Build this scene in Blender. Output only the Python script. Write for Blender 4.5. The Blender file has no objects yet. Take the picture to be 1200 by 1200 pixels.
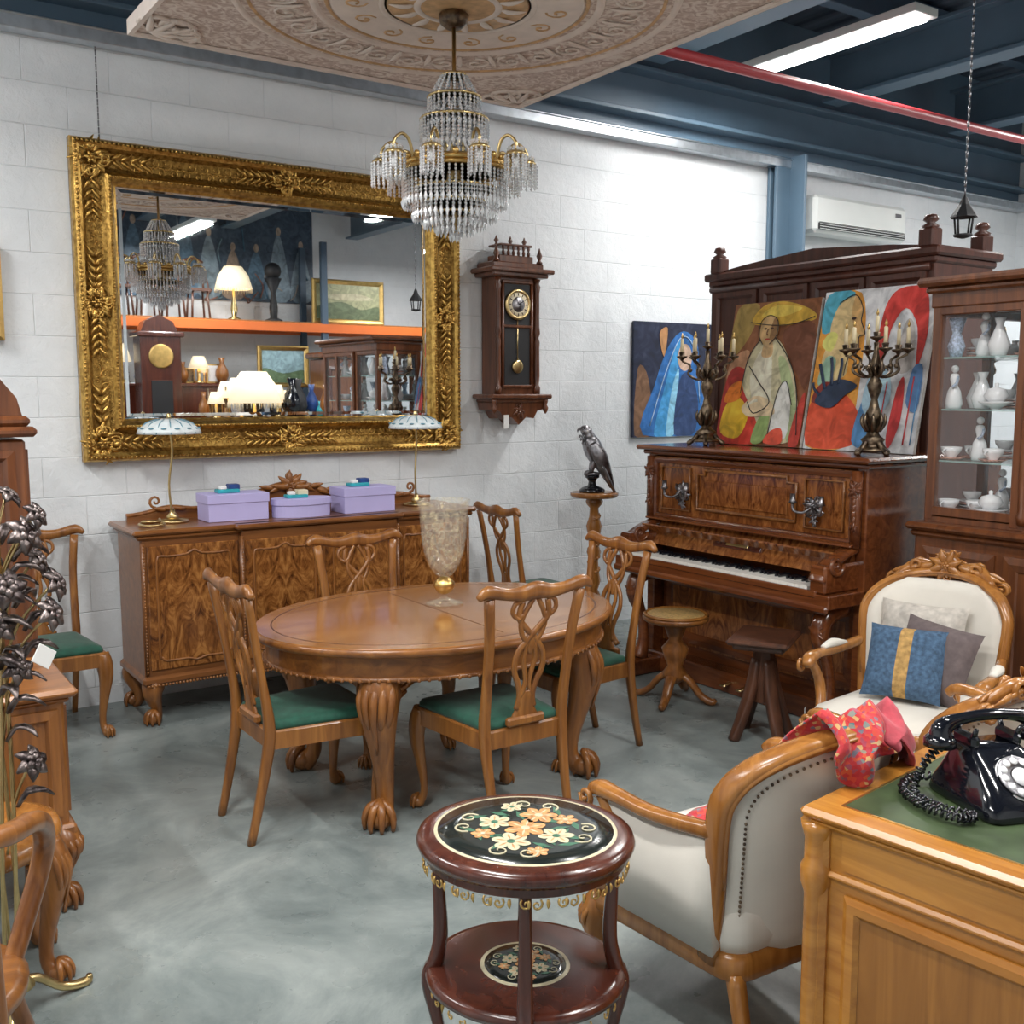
import bpy, math, random
from mathutils import Vector as V, Matrix, Euler
R=random.Random(7); pi=math.pi
cos,sin=math.cos,math.sin
# ---------------------------------------------------------------- materials
def nm(name):
    m=bpy.data.materials.new(name); m.use_nodes=True; nt=m.node_tree
    return m,nt,nt.nodes['Principled BSDF']
def setp(p,**k):
    for a,v in k.items():
        a={'rough':'Roughness','metal':'Metallic','coat':'Coat Weight','trans':'Transmission Weight','ior':'IOR','sheen':'Sheen Weight','alpha':'Alpha','spec':'Specular IOR Level'}[a]
        p.inputs[a].default_value=v
def c4(c): return (c[0],c[1],c[2],1)
def coords(nt,scale):
    t=nt.nodes.new('ShaderNodeTexCoord'); mp=nt.nodes.new('ShaderNodeMapping')
    mp.inputs['Scale'].default_value=scale; nt.links.new(t.outputs['Object'],mp.inputs[0]); return mp.outputs[0]
def noise(nt,vec,scale,detail=4,dist=0,rough=.5):
    n=nt.nodes.new('ShaderNodeTexNoise'); n.inputs['Scale'].default_value=scale; n.inputs['Detail'].default_value=detail
    n.inputs['Distortion'].default_value=dist; n.inputs['Roughness'].default_value=rough
    nt.links.new(vec,n.inputs['Vector']); return n.outputs[0]
def ramp(nt,fac,stops):
    r=nt.nodes.new('ShaderNodeValToRGB'); e=r.color_ramp.elements
    while len(e)<len(stops): e.new(.5)
    for i,(p,c) in enumerate(stops): e[i].position=p; e[i].color=c4(c)
    nt.links.new(fac,r.inputs[0]); return r.outputs[0]
def bump(nt,p,h,st,dist=.01):
    b=nt.nodes.new('ShaderNodeBump'); b.inputs['Strength'].default_value=st; b.inputs['Distance'].default_value=dist
    nt.links.new(h,b.inputs['Height']); nt.links.new(b.outputs[0],p.inputs['Normal'])
def flat(name,c,var=.15,vs=8,bs=0,bsc=60,bd=.003,**k):
    m,nt,p=nm(name); vec=coords(nt,(1,1,1)); n=noise(nt,vec,vs)
    nt.links.new(ramp(nt,n,[(.3,[x*(1-var) for x in c]),(.7,[min(1,x*(1+var)) for x in c])]),p.inputs['Base Color'])
    if bs: bump(nt,p,noise(nt,vec,bsc),bs,bd)
    setp(p,**k); return m
def wood(name,c1,c2,ax='z',rough=.32,coat=.25,sc=1.):
    m,nt,p=nm(name); s=[18*sc]*3; s['xyz'.index(ax)]=1.5*sc
    vec=coords(nt,s); n=noise(nt,vec,1.,6,1.2,.6)
    nt.links.new(ramp(nt,n,[(.3,c1),(.52,[(a+b)/2 for a,b in zip(c1,c2)]),(.72,c2)]),p.inputs['Base Color'])
    bump(nt,p,n,.12,.002); setp(p,rough=rough,coat=coat); p.inputs['Coat Roughness'].default_value=.2; return m
def burl(name,c1,c2,c3,sc=5,rough=.25,mir=None):
    m,nt,p=nm(name)
    if mir:
        ax,cen,per=mir; t=nt.nodes.new('ShaderNodeTexCoord'); sp=nt.nodes.new('ShaderNodeSeparateXYZ'); nt.links.new(t.outputs['Object'],sp.inputs[0])
        su=nt.nodes.new('ShaderNodeMath'); su.operation='SUBTRACT'; su.inputs[1].default_value=cen; nt.links.new(sp.outputs[ax],su.inputs[0])
        pp=nt.nodes.new('ShaderNodeMath'); pp.operation='PINGPONG'; pp.inputs[1].default_value=per; nt.links.new(su.outputs[0],pp.inputs[0])
        cb=nt.nodes.new('ShaderNodeCombineXYZ'); nt.links.new(pp.outputs[0],cb.inputs[0]); nt.links.new(sp.outputs['Z'],cb.inputs[2])
        mp=nt.nodes.new('ShaderNodeMapping'); mp.inputs['Scale'].default_value=(1.5,1,.6); mp.inputs['Rotation'].default_value=(0,.45,0); nt.links.new(cb.outputs[0],mp.inputs[0]); vec=mp.outputs[0]
    else: vec=coords(nt,(1,1,.55))
    n=noise(nt,vec,sc,7,3.0,.6)
    nt.links.new(ramp(nt,n,[(.34,c1),(.5,c2),(.66,c3)]),p.inputs['Base Color'])
    setp(p,rough=rough,coat=.35); p.inputs['Coat Roughness'].default_value=.12; return m
def thin(name,c,a=.15,rough=.05):
    m,nt,p=nm(name); p.inputs['Base Color'].default_value=c4(c); setp(p,rough=rough,alpha=a); return m
def emit(name,c,s):
    m,nt,p=nm(name); p.inputs['Base Color'].default_value=c4(c); p.inputs['Emission Color'].default_value=c4(c); p.inputs['Emission Strength'].default_value=s; return m
def metal(name,c,rough=.3,var=.25,bs=.2,bsc=60,dark=None):
    m,nt,p=nm(name); vec=coords(nt,(1,1,1)); n=noise(nt,vec,bsc/3.,5)
    nt.links.new(ramp(nt,n,[(.35,dark or [x*(1-var) for x in c]),(.6,c)]),p.inputs['Base Color'])
    bump(nt,p,noise(nt,vec,bsc),bs,.004); setp(p,metal=1.,rough=rough); return m
T={}
T['walnut']=wood('walnut_wood',(.14,.045,.010),(.37,.145,.033))
T['walx']=wood('walnut_wood_x',(.14,.045,.010),(.37,.145,.033),'x')
T['chair']=wood('chair_walnut',(.16,.054,.012),(.39,.16,.036))
T['top']=wood('tabletop_walnut',(.24,.09,.023),(.44,.20,.062),'x',.15,.7,.8)
T['sb']=wood('sideboard_walnut',(.12,.040,.011),(.28,.105,.027),'x',.3)
T['sbb']=burl('sideboard_burl',(.055,.016,.005),(.22,.078,.018),(.42,.18,.048),9,.22,('X',2.29,.2275))
T['pi']=wood('piano_wood',(.085,.021,.007),(.22,.066,.018),'y',.2,.5)
T['pib']=burl('piano_burl',(.085,.022,.006),(.22,.070,.018),(.37,.14,.038),8,.16,('Y',3.91,.27))
T['mah']=wood('mahogany',(.045,.011,.007),(.12,.030,.015),'z',.22,.5)
T['war']=wood('wardrobe_wood',(.045,.015,.010),(.11,.036,.022),'z',.4,.1)
T['vit']=wood('vitrine_wood',(.09,.028,.011),(.23,.078,.026),'z',.28,.3)
T['desk']=wood('desk_cherry',(.36,.13,.018),(.62,.28,.050),'y',.22,.5,.7)
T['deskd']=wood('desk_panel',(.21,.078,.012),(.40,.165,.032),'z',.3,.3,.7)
T['oak']=wood('honey_wood',(.24,.085,.016),(.47,.20,.045),'z',.26,.35)
T['dkw']=wood('dark_stool_wood',(.05,.02,.012),(.13,.05,.026),'z',.35,.2)
T['clk']=wood('clock_wood',(.06,.018,.008),(.20,.066,.025),'z',.3,.3)
T['gold']=metal('antique_gold',(.68,.43,.12),.34,.4,.6,110,(.36,.20,.05))
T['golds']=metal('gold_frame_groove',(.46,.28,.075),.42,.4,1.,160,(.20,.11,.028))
T['gilt']=metal('gilt_paint',(.75,.5,.18),.35,.2)
T['brass']=metal('brass',(.66,.50,.24),.28,.2,.1)
T['bronze']=metal('dark_bronze',(.24,.18,.12),.38,.4,.4,90,(.07,.05,.04))
T['silver']=metal('pewter',(.36,.35,.37),.33,.4,.4,60,(.14,.135,.14))
T['steel']=metal('galvanised',(.6,.64,.68),.35,.15,.05)
T['chain']=metal('chain_metal',(.3,.3,.32),.4)
T['green']=flat('green_velvet',(.005,.070,.042),.25,30,rough=.75,sheen=.2)
T['white']=flat('cream_upholstery',(.70,.66,.59),.06,6,.3,300,.001,rough=.85,sheen=.15)
T['lav']=flat('lavender_card',(.50,.46,.78),.04,5,rough=.5)
T['teal']=flat('teal_ribbon',(.03,.35,.40),.2,20,rough=.4)
T['navy']=flat('navy',(.02,.06,.22),.2,20,rough=.4)
T['cream']=flat('cream',(.75,.66,.48),.08,10,rough=.5)
T['glow']=emit('lit_lampshade',(.95,.80,.55),.7)
T['black']=flat('bakelite_black',(.006,.007,.011),.1,8,rough=.12,coat=.5)
T['dark']=flat('dark_void',(.012,.012,.014),.1,8,rough=.6)
T['ivory']=flat('ivory_keys',(.85,.83,.77),.02,8,rough=.25)
T['porc']=flat('porcelain',(.82,.82,.83),.05,20,rough=.15)
T['porr']=flat('porcelain_red',(.6,.32,.25),.6,90,rough=.2)
T['porb']=flat('porcelain_blue',(.45,.52,.66),.5,90,rough=.2)
m,nt,p=nm('crystal'); p.inputs['Base Color'].default_value=(.84,.85,.87,1); setp(p,rough=.07,metal=.3,coat=1.,alpha=.82); T['crys']=m
m,nt,p=nm('goblet_crackle_glass'); vec=coords(nt,(1,1,1)); n1=noise(nt,vec,42,5,1.)
nt.links.new(ramp(nt,n1,[(.45,(.55,.54,.50)),(.62,(.78,.68,.45))]),p.inputs['Base Color']); nt.links.new(ramp(nt,n1,[(.46,(.10,.10,.10)),(.70,(.42,.42,.42))]),p.inputs['Alpha']); bump(nt,p,n1,.35,.003); setp(p,rough=.05,coat=1.); T['gob']=m
T['pane']=thin('window_glass_pane',(.8,.9,.95),.05,.02)
T['sgl']=thin('shelf_glass',(.5,.75,.7),.4)
T['shade']=flat('opal_shade',(.75,.82,.84),.12,25,rough=.25)
T['shadeb']=flat('shade_blue_border',(.12,.28,.36),.4,60,rough=.3)
T['tube']=emit('fluorescent_tube',(.95,.98,1),12)
T['tag']=flat('paper_tag',(.8,.8,.78),.02,5,rough=.7)
T['blue']=flat('blue_steel',(.11,.18,.25),.08,4,rough=.45)
T['blued']=flat('blue_steel_dark',(.06,.10,.15),.1,4,rough=.5)
T['red']=flat('red_pipe_paint',(.50,.05,.06),.1,4,rough=.4)
T['orange']=flat('orange_rack',(.72,.16,.03),.05,4,rough=.4)
T['leather']=flat('green_leather',(.045,.07,.028),.3,14,rough=.45)
T['plas']=flat('white_plastic',(.75,.78,.76),.03,4,rough=.4)
T['gmet']=flat('candle_wax',(.80,.68,.44),.05,9,rough=.5)
m,nt,p=nm('mirror_glass'); p.inputs['Base Color'].default_value=(.88,.91,.93,1); setp(p,metal=1.,rough=.012); T['mir']=m
# wall block
m,nt,p=nm('painted_block_wall')
t=nt.nodes.new('ShaderNodeTexCoord'); mp=nt.nodes.new('ShaderNodeMapping'); mp.inputs['Rotation'].default_value=(-pi/2,0,0)
nt.links.new(t.outputs['Object'],mp.inputs[0])
br=nt.nodes.new('ShaderNodeTexBrick'); br.inputs['Scale'].default_value=1.; br.inputs['Brick Width'].default_value=.42; br.inputs['Row Height'].default_value=.21
br.inputs['Mortar Size'].default_value=.004; br.inputs['Mortar Smooth'].default_value=1.
for n_,c_ in (('Color1',(.82,.85,.87)),('Color2',(.81,.84,.86)),('Mortar',(.775,.81,.835))): br.inputs[n_].default_value=c4(c_)
nt.links.new(mp.outputs[0],br.inputs['Vector'])
n1=noise(nt,t.outputs['Object'],16,7,.4,.65)
mxc=nt.nodes.new('ShaderNodeMixRGB'); mxc.blend_type='MULTIPLY'; mxc.inputs[0].default_value=1; nt.links.new(br.outputs['Color'],mxc.inputs[1]); nt.links.new(ramp(nt,noise(nt,t.outputs['Object'],3,8,0,.7),[(.3,(.90,.91,.92)),(.65,(1,1,1))]),mxc.inputs[2]); nt.links.new(mxc.outputs[0],p.inputs['Base Color'])
mx=nt.nodes.new('ShaderNodeMath'); mx.operation='MULTIPLY_ADD'; mx.inputs[1].default_value=-.35
nt.links.new(br.outputs['Fac'],mx.inputs[0]); nt.links.new(n1,mx.inputs[2]); bump(nt,p,mx.outputs[0],.65,.012); setp(p,rough=.7); T['wall']=m
# floor
m,nt,p=nm('polished_concrete'); vec=coords(nt,(1,1,1)); n1=noise(nt,vec,1.7,10,.5,.72)
nt.links.new(ramp(nt,n1,[(.34,(.125,.152,.152)),(.5,(.215,.248,.243)),(.66,(.32,.352,.34))]),p.inputs['Base Color'])
n2=noise(nt,vec,6,7); nt.links.new(ramp(nt,n2,[(.3,(.22,.22,.22)),(.7,(.45,.45,.45))]),p.inputs['Roughness']); bump(nt,p,n2,.08,.003); T['floor']=m
# ceiling medallion
m,nt,p=nm('plaster_medallion'); vec=coords(nt,(1,1,1)); n1=noise(nt,vec,16,5,2.5)
nt.links.new(ramp(nt,n1,[(.40,(.50,.38,.32)),(.5,(.64,.52,.46)),(.60,(.78,.69,.62))]),p.inputs['Base Color']); bump(nt,p,n1,.4,.01); setp(p,rough=.7); T['med']=m
T['med2']=flat('plaster_cream',(.76,.66,.59),.08,12,rough=.7); T['med3']=flat('plaster_ochre',(.58,.36,.18),.25,22,rough=.6)
# corrugated ceiling
m,nt,p=nm('corrugated_deck'); vec=coords(nt,(1,1,1)); w=nt.nodes.new('ShaderNodeTexWave'); w.inputs['Scale'].default_value=1.4; w.bands_direction='X'
nt.links.new(vec,w.inputs[0]); nt.links.new(ramp(nt,w.outputs['Fac'],[(.3,(.035,.05,.075)),(.7,(.07,.095,.13))]),p.inputs['Base Color']); bump(nt,p,w.outputs['Fac'],.8,.05); setp(p,rough=.5); T['deck']=m
# red shawl
m,nt,p=nm('embroidered_red_cloth'); vec=coords(nt,(1,1,1)); vo=nt.nodes.new('ShaderNodeTexVoronoi'); vo.inputs['Scale'].default_value=95; nt.links.new(vec,vo.inputs['Vector'])
sx=nt.nodes.new('ShaderNodeSeparateColor'); nt.links.new(vo.outputs['Color'],sx.inputs[0])
nt.links.new(ramp(nt,sx.outputs[0],[(.0,(.45,.02,.03)),(.45,(.55,.035,.04)),(.6,(.62,.10,.03)),(.75,(.45,.03,.07)),(.88,(.06,.18,.22)),(.96,(.6,.35,.14))]),p.inputs['Base Color'])
bump(nt,p,vo.outputs['Distance'],.3,.003); setp(p,rough=.8,sheen=.15); T['shawl']=m
T['pink']=flat('rose_cloth',(.42,.05,.07),.3,30,.3,200,.002,rough=.8,sheen=.2)
# ---------------------------------------------------------------- builder
class B:
    def __init__(s): s.v=[];s.f=[];s.m=[];s.s=[];s.mats=[];s.M=Matrix()
    def add(s,vs,fs,mat,smooth=False):
        if isinstance(mat,str): mat=T[mat]
        if mat not in s.mats: s.mats.append(mat)
        k=s.mats.index(mat); o=len(s.v); s.v+=[s.M@V(p) for p in vs]
        for f in fs: s.f.append([i+o for i in f]); s.m.append(k); s.s.append(smooth)
    def box(s,c,d,mat,b=.004,rot=None):
        h=[x/2 for x in d]; b=min(b,min(h)*.9); vs=[];idx={}
        Rm=Euler(rot).to_matrix() if rot else None
        for sx in(-1,1):
            for sy in(-1,1):
                for sz in(-1,1):
                    sg=(sx,sy,sz); idx[sg]=len(vs)
                    for a in range(3):
                        q=V([sg[i]*(h[i]-(0 if i==a else b)) for i in range(3)])
                        if Rm: q=Rm@q
                        vs.append(q+V(c))
        fs=[]
        for a in range(3):
            o=[i for i in range(3) if i!=a]
            for sa in(-1,1):
                q=[]
                for s1,s2 in((-1,-1),(1,-1),(1,1),(-1,1)):
                    g=[0]*3; g[a]=sa; g[o[0]]=s1; g[o[1]]=s2; q.append(idx[tuple(g)]+a)
                fs.append(q)
            for s1 in(-1,1):
                for s2 in(-1,1):
                    g=[0]*3; g[o[0]]=s1; g[o[1]]=s2; g[a]=-1; i0=idx[tuple(g)]; g[a]=1; i1=idx[tuple(g)]
                    fs.append([i0+o[0],i0+o[1],i1+o[1],i1+o[0]])
        for g in idx: fs.append([idx[g],idx[g]+1,idx[g]+2])
        s.add(vs,fs,mat)
    def loft(s,rings,mat,smooth=True,cap=True,closed=False):
        n=len(rings[0]); vs=[p for r in rings for p in r]; fs=[]; m=len(rings)
        for i in range(m if closed else m-1):
            j=(i+1)%m
            for k in range(n):
                l=(k+1)%n; fs.append([i*n+k,i*n+l,j*n+l,j*n+k])
        if cap and not closed: fs.append(list(range(n))[::-1]); fs.append([(m-1)*n+k for k in range(n)])
        s.add(vs,fs,mat,smooth)
    def oval(s,c,a,b,prof,mat,n=24,smooth=True,rib=0,ribn=8):
        rings=[]
        for r,z in prof:
            ring=[]
            for k in range(n):
                t=2*pi*k/n; q=1+rib*cos(ribn*t)
                ring.append((c[0]+(a+r)*q*cos(t),c[1]+(b+r)*q*sin(t),c[2]+z))
            rings.append(ring)
        s.loft(rings,mat,smooth)
    def lathe(s,c,prof,mat,n=18,**k): s.oval(c,0,0,[(max(r,.0002),z) for r,z in prof],mat,n,**k)
    def ball(s,c,r,mat,n=10,m=6):
        if not isinstance(r,(tuple,list)): r=(r,r,r)
        rings=[]
        for i in range(m+1):
            a=-pi/2+pi*i/m; q=max(cos(a),.01)
            rings.append([(c[0]+r[0]*q*cos(2*pi*k/n),c[1]+r[1]*q*sin(2*pi*k/n),c[2]+r[2]*sin(a)) for k in range(n)])
        s.loft(rings,mat)
    def octa(s,c,r,h,mat):
        x,y,z=c; s.add([(x+r,y,z),(x,y+r,z),(x-r,y,z),(x,y-r,z),(x,y,z+h),(x,y,z-h)],[[0,1,4],[1,2,4],[2,3,4],[3,0,4],[1,0,5],[2,1,5],[3,2,5],[0,3,5]],mat)
    def sweep(s,pts,rad,mat,ref=(0,0,1),n=8,pw=2,sub=4,closed=False,smooth=True):
        P=[V(p) for p in pts]; N=len(P)
        if not isinstance(rad,list): rad=[rad]*N
        Q=[(r,r) if not isinstance(r,tuple) else r for r in rad]
        D=[list(p)+list(q) for p,q in zip(P,Q)]
        out=[]
        segs=N if closed else N-1
        for i in range(segs):
            g=lambda k: D[k%N] if closed else D[min(max(k,0),N-1)]
            a,b,c,d=g(i-1),g(i),g(i+1),g(i+2)
            for j in range(sub):
                t=j/sub
                out.append([.5*((2*b[k])+(-a[k]+c[k])*t+(2*a[k]-5*b[k]+4*c[k]-d[k])*t*t+(-a[k]+3*b[k]-3*c[k]+d[k])*t**3) for k in range(5)])
        if not closed: out.append(D[-1])
        K=len(out); rings=[]; ref=V(ref)
        for i in range(K):
            p=V(out[i][:3])
            if closed: tg=V(out[(i+1)%K][:3])-V(out[i-1][:3])
            else: tg=V(out[min(i+1,K-1)][:3])-V(out[max(i-1,0)][:3])
            if tg.length<1e-9: tg=V((0,0,1))
            tg.normalize(); sd=tg.cross(ref)
            if sd.length<1e-3: sd=tg.cross(V((.3,.9,.1)))
            sd.normalize(); up=sd.cross(tg); rx,ry=max(out[i][3],.0004),max(out[i][4],.0004)
            ring=[]
            for k in range(n):
                t=2*pi*(k+.5)/n; cx,sy=cos(t),sin(t)
                if pw!=2: cx=math.copysign(abs(cx)**(2/pw),cx); sy=math.copysign(abs(sy)**(2/pw),sy)
                ring.append(p+sd*rx*cx+up*ry*sy)
            rings.append(ring)
        s.loft(rings,mat,smooth,closed=closed)
    def prism(s,poly,z0,z1,mat,plane='xy'):
        f={'xy':lambda a,b,c:(a,b,c),'xz':lambda a,b,c:(a,c,b),'yz':lambda a,b,c:(c,a,b)}[plane]
        n=len(poly); vs=[f(a,b,z0) for a,b in poly]+[f(a,b,z1) for a,b in poly]
        s.add(vs,[list(range(n)),[n+i for i in range(n)][::-1]]+[[i,(i+1)%n,n+(i+1)%n,n+i] for i in range(n)],mat)
    def rframe(s,x0,x1,y0,y1,prof,mat,smooth=False):
        rings=[[(x0+w,y0+w,z),(x1-w,y0+w,z),(x1-w,y1-w,z),(x0+w,y1-w,z)] for w,z in prof]
        s.loft(rings,mat,smooth,cap=False)
    def leaf(s,p,ang,L,w,mat,h=.3,curl=0):
        pts=[];
        for t,hh in((0,.1),(.3,1),(.7,.9),(1,.35)):
            a=ang+curl*t; pts.append((p[0]+L*t*cos(a),p[1]+L*t*sin(a),p[2]+h*L*hh))
        s.sweep(pts,[(w*.5,w*.25),(w,w*.35),(w*.7,w*.3),(w*.12,w*.12)],mat,n=6,sub=2)
    def scroll(s,p,ang,size,mat,hand=1,turns=1.4,th=.12,z=.0):
        pts=[];rr=[]; N=int(10*turns)
        c=(p[0]+size*.5*cos(ang),p[1]+size*.5*sin(ang))
        for i in range(N+1):
            t=i/N; a=ang+pi+hand*t*turns*2*pi; r=size*.5*(1-.85*t)
            pts.append((c[0]+r*cos(a),c[1]+r*sin(a),p[2]+z+size*th*t)); rr.append(size*th*(1-.35*t))
        s.sweep(pts,rr,mat,n=6,sub=1)
    def orn(s,p,size,mat,nl=8,ns=4,asp=1.,hh=.14,lw=.15):
        x,y,z=p
        for i in range(nl):
            a=2*pi*i/nl+.2; s.leaf((x,y,z),a,size*.60*(1 if i%2 else .78)*(asp if abs(cos(a))>.7 else 1),size*lw,mat,hh,R.uniform(-.5,.5))
        for i in range(ns):
            a=2*pi*(i+.5)/ns; s.scroll((x+size*.22*cos(a)*asp,y+size*.22*sin(a),z+size*.03),a+.5,size*.36,mat,1 if i%2 else -1)
        for i in range(5):
            a=2*pi*i/5; s.ball((x+size*.09*cos(a),y+size*.09*sin(a),z+size*.10),size*.08,mat,6,4)
        s.ball((x,y,z+size*.13),size*.07,mat,8,5)
    def obj(s,name,loc=(0,0,0),rz=0,fix=True):
        me=bpy.data.meshes.new(name+'_mesh'); me.from_pydata([tuple(p) for p in s.v],[],s.f)
        for m_ in s.mats: me.materials.append(m_)
        me.polygons.foreach_set('material_index',s.m); me.polygons.foreach_set('use_smooth',s.s); me.update()
        if fix:
            import bmesh
            bm=bmesh.new(); bm.from_mesh(me); bmesh.ops.recalc_face_normals(bm,faces=bm.faces); bm.to_mesh(me); bm.free()
        return inst(name,me,loc,rz)
def inst(name,me,loc=(0,0,0),rz=0):
    o=bpy.data.objects.new(name,me); o.location=loc; o.rotation_euler=(0,0,math.radians(rz)); bpy.context.collection.objects.link(o); return o
def basis(o,X,Y,sc=1.):
    X=V(X).normalized(); Y=V(Y).normalized(); Z=X.cross(Y)
    m=Matrix.Identity(4)
    for i in range(3): m[i][0]=X[i]*sc; m[i][1]=Y[i]*sc; m[i][2]=Z[i]*sc; m[i][3]=o[i]
    return m
WALLY=5.78
# ---------------------------------------------------------------- room
def simple(name,c,d,mat,b=0.0005):
    q=B(); q.box((0,0,0),d,mat,b); return q.obj(name,c)
simple('floor',(3.5,1.4,-.05),(13.4,9.2,.1),'floor')
simple('wall_back',(3.5,WALLY+.1,1.78),(13.4,.2,3.56),'wall')
simple('wall_front',(3.5,-3.1,2.3),(13.4,.2,4.6),'wall')
simple('wall_left',(-3.1,1.4,2.3),(.2,9.2,4.6),'wall')
simple('wall_right',(10.1,1.4,2.3),(.2,9.2,4.6),'wall')
simple('ceiling',(3.5,1.4,4.65),(13.4,9.2,.1),'deck')
b=B(); b.box((3.5,WALLY+.1,4.08),(13.4,.2,1.04),'blue')
for z in(3.66,3.96): b.box((3.5,WALLY-.05,z),(13.2,.16,.03),'blue')
b.obj('trim_wall_beam')
b=B()
for x in(3.85,5.0,6.9,8.6,1.2,-.6):
    b.box((x,1.35,4.17),(.03,8.5,.34),'blue'); b.box((x,1.35,4.0),(.2,8.5,.03),'blue'); b.box((x,1.35,4.34),(.2,8.5,.03),'blue')
for y in(4.9,3.3,1.7,.1,-1.5): b.box((3.5,y,4.46),(13,.10,.2),'blued')
b.obj('trim_ceiling_beams')
b=B(); b.box((6.56,WALLY-.09,1.8),(.34,.03,3.5),'blue'); b.box((6.56,WALLY-.17,1.8),(.03,.16,3.5),'blue'); b.box((6.56,WALLY-.02,1.8),(.34,.03,3.5),'blue'); b.obj('trim_steel_column')
b=B(); b.box((3.5,WALLY-.06,3.50),(13.2,.10,.07),'steel'); b.box((3.5,WALLY-.115,3.53),(13.2,.012,.012),'steel'); b.obj('trim_cable_trunking')
b=B(); b.sweep([(-2.9,4.05,3.42),(9.9,4.02,3.42)],.028,'red',n=12,sub=1)
for x in(0,7.2): b.box((x,4.04,3.42),(.05,.075,.075),'red'); b.sweep([(x,4.04,3.45),(x,4.04,3.98)],.006,'steel',sub=1)
b.obj('sprinkler_pipe')
# fluorescent fixtures
def fixture(x,y,z,L=1.4,pw=85,rot=0):
    b=B(); b.box((0,0,.03),(.22,L,.05),'plas'); b.box((0,0,0),(.15,L-.06,.03),'tube',.012)
    for s_ in(-1,1): b.sweep([(0,s_*L*.35,.05),(0,s_*L*.35,3.98-z)],.004,'steel',sub=1)
    o=b.obj('fluorescent_lamp',(x,y,z),rot)
    l=bpy.data.lights.new('tube_light','AREA'); l.shape='RECTANGLE'; l.size=.14; l.size_y=L; l.energy=pw; l.color=(1,.985,.955)
    lo=bpy.data.objects.new('tube_light',l); lo.location=(0,0,-.03); bpy.context.collection.objects.link(lo); lo.parent=o
fixture(5.51,4.5,3.88,pw=62)
for x,y in((-.9,4.3),(-.9,1.0),(.6,2.4),(2.6,.9),(5.5,1.2),(8.2,3.6),(4.0,-1.4),(7.4,-.8)): fixture(x,y,3.7,pw=66)
# ---------------------------------------------------------------- ceiling medallion panel
b=B(); cx,cy=2.20,3.60; b.box((0,0,.02),(1.98,2.02,.035),'med',.004)
b.M=basis((0,0,0),(1,0,0),(0,-1,0)); b.rframe(-1.0,1.0,-1.02,1.02,[(0,-.05),(0,.012),(.02,.012),(.025,.0)],'med2')
b.M=Matrix()
for r,w,mt in((.86,.016,'med2'),(.81,.008,'med3'),(.56,.018,'med2'),(.51,.008,'med3'),(.30,.014,'med2'),(.16,.02,'med2')):
    b.lathe((0,0,0),[(r-w,.003),(r-w*.6,-w*.35),(r,-w*.5),(r+w*.6,-w*.35),(r+w,.003)],mt,64)
b.lathe((0,0,0),[(.50,.001),(.49,-.002),(.31,-.003),(.30,.001)],'med2',48)
b.lathe((0,0,0),[(.28,.001),(.27,-.004),(.05,-.005),(.01,-.005)],'med3',48)
b.M=basis((0,0,0),(1,0,0),(0,-1,0))
for k in range(28):
    a=2*pi*k/28; b.scroll((.62*cos(a),.62*sin(a),0),a,.13,'med2',1 if k%2 else -1,1.3,.05); b.leaf((.60*cos(a+.11),.60*sin(a+.11),0),a+.11,.14,.014,'med2',.05)
for k in range(14):
    a=2*pi*k/14; b.leaf((.17*cos(a),.17*sin(a),0),a,.10,.018,'med2',.1); b.scroll((.35*cos(a),.35*sin(a),0),a,.10,'med3',1 if k%2 else -1,1.2,.06)
for sx in(-1,1):
    for sy in(-1,1):
        for k in range(5): a=math.atan2(-sy,-sx)+(k-2)*.5; b.scroll((sx*.90,sy*.92,0),a,.20,'med2',1 if k%2 else -1,1.3,.05); b.leaf((sx*.93,sy*.95,0),a,.22,.018,'med2',.06)
b.M=Matrix()
for sx in(-.9,.9):
    for sy in(-.9,.9): b.sweep([(sx,sy,.04),(sx,sy,.78)],.004,'steel',sub=1)
b.obj('ceiling_rose_panel',(cx,cy,3.20))
# ---------------------------------------------------------------- chandelier
b=B()
b.lathe((0,0,0),[(.01,-.02),(.03,-.02),(.055,.0),(.06,.03),(.05,.04),(.01,.05)],'bronze',20)
b.sweep([(0,0,.0),(0,0,-.8)],.008,'brass',sub=1)
def string(p0,p1,k,r):
    for i in range(k):
        t=(i+.5)/k; q=[p0[j]+(p1[j]-p0[j])*t for j in range(3)]; b.octa(q,r,r*1.2,'crys')
def ringc(r0,z0,r1,z1,cnt,k,r=.0078,drop=True):
    for i in range(cnt):
        a=2*pi*i/cnt; p0=(r0*cos(a),r0*sin(a),z0); p1=(r1*cos(a),r1*sin(a),z1); string(p0,p1,k,r)
        if drop: b.octa((p1[0],p1[1],p1[2]-.018),.009,.022,'crys')
def hoop(r,z,t=.006,mt='brass'): b.lathe((0,0,z),[(r-t,0),(r,-t),(r+t,0),(r,t),(r-t,0)],mt,32)
Z=lambda z: z-3.17
hoop(.05,Z(2.97)); ringc(.05,Z(2.97),.10,Z(2.88),18,7,drop=False); hoop(.105,Z(2.885)); ringc(.105,Z(2.88),.105,Z(2.80),30,6)
ringc(.07,Z(2.85),.07,Z(2.77),16,5)
hoop(.135,Z(2.80)); ringc(.06,Z(2.87),.135,Z(2.80),20,6,drop=False); ringc(.135,Z(2.80),.135,Z(2.71),38,6)
ringc(.09,Z(2.80),.09,Z(2.66),24,9)
b.lathe((0,0,Z(2.5)),[(.02,0),(.035,.06),(.03,.12),(.05,.2),(.03,.26),(.02,.3)],'brass',14)
hoop(.20,Z(2.62),.016,'gilt'); hoop(.21,Z(2.60),.010,'gilt')
for k in range(24):
    a=2*pi*k/24; b.ball((.21*cos(a),.21*sin(a),Z(2.637)),.014,'gilt',6,4)
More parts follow.
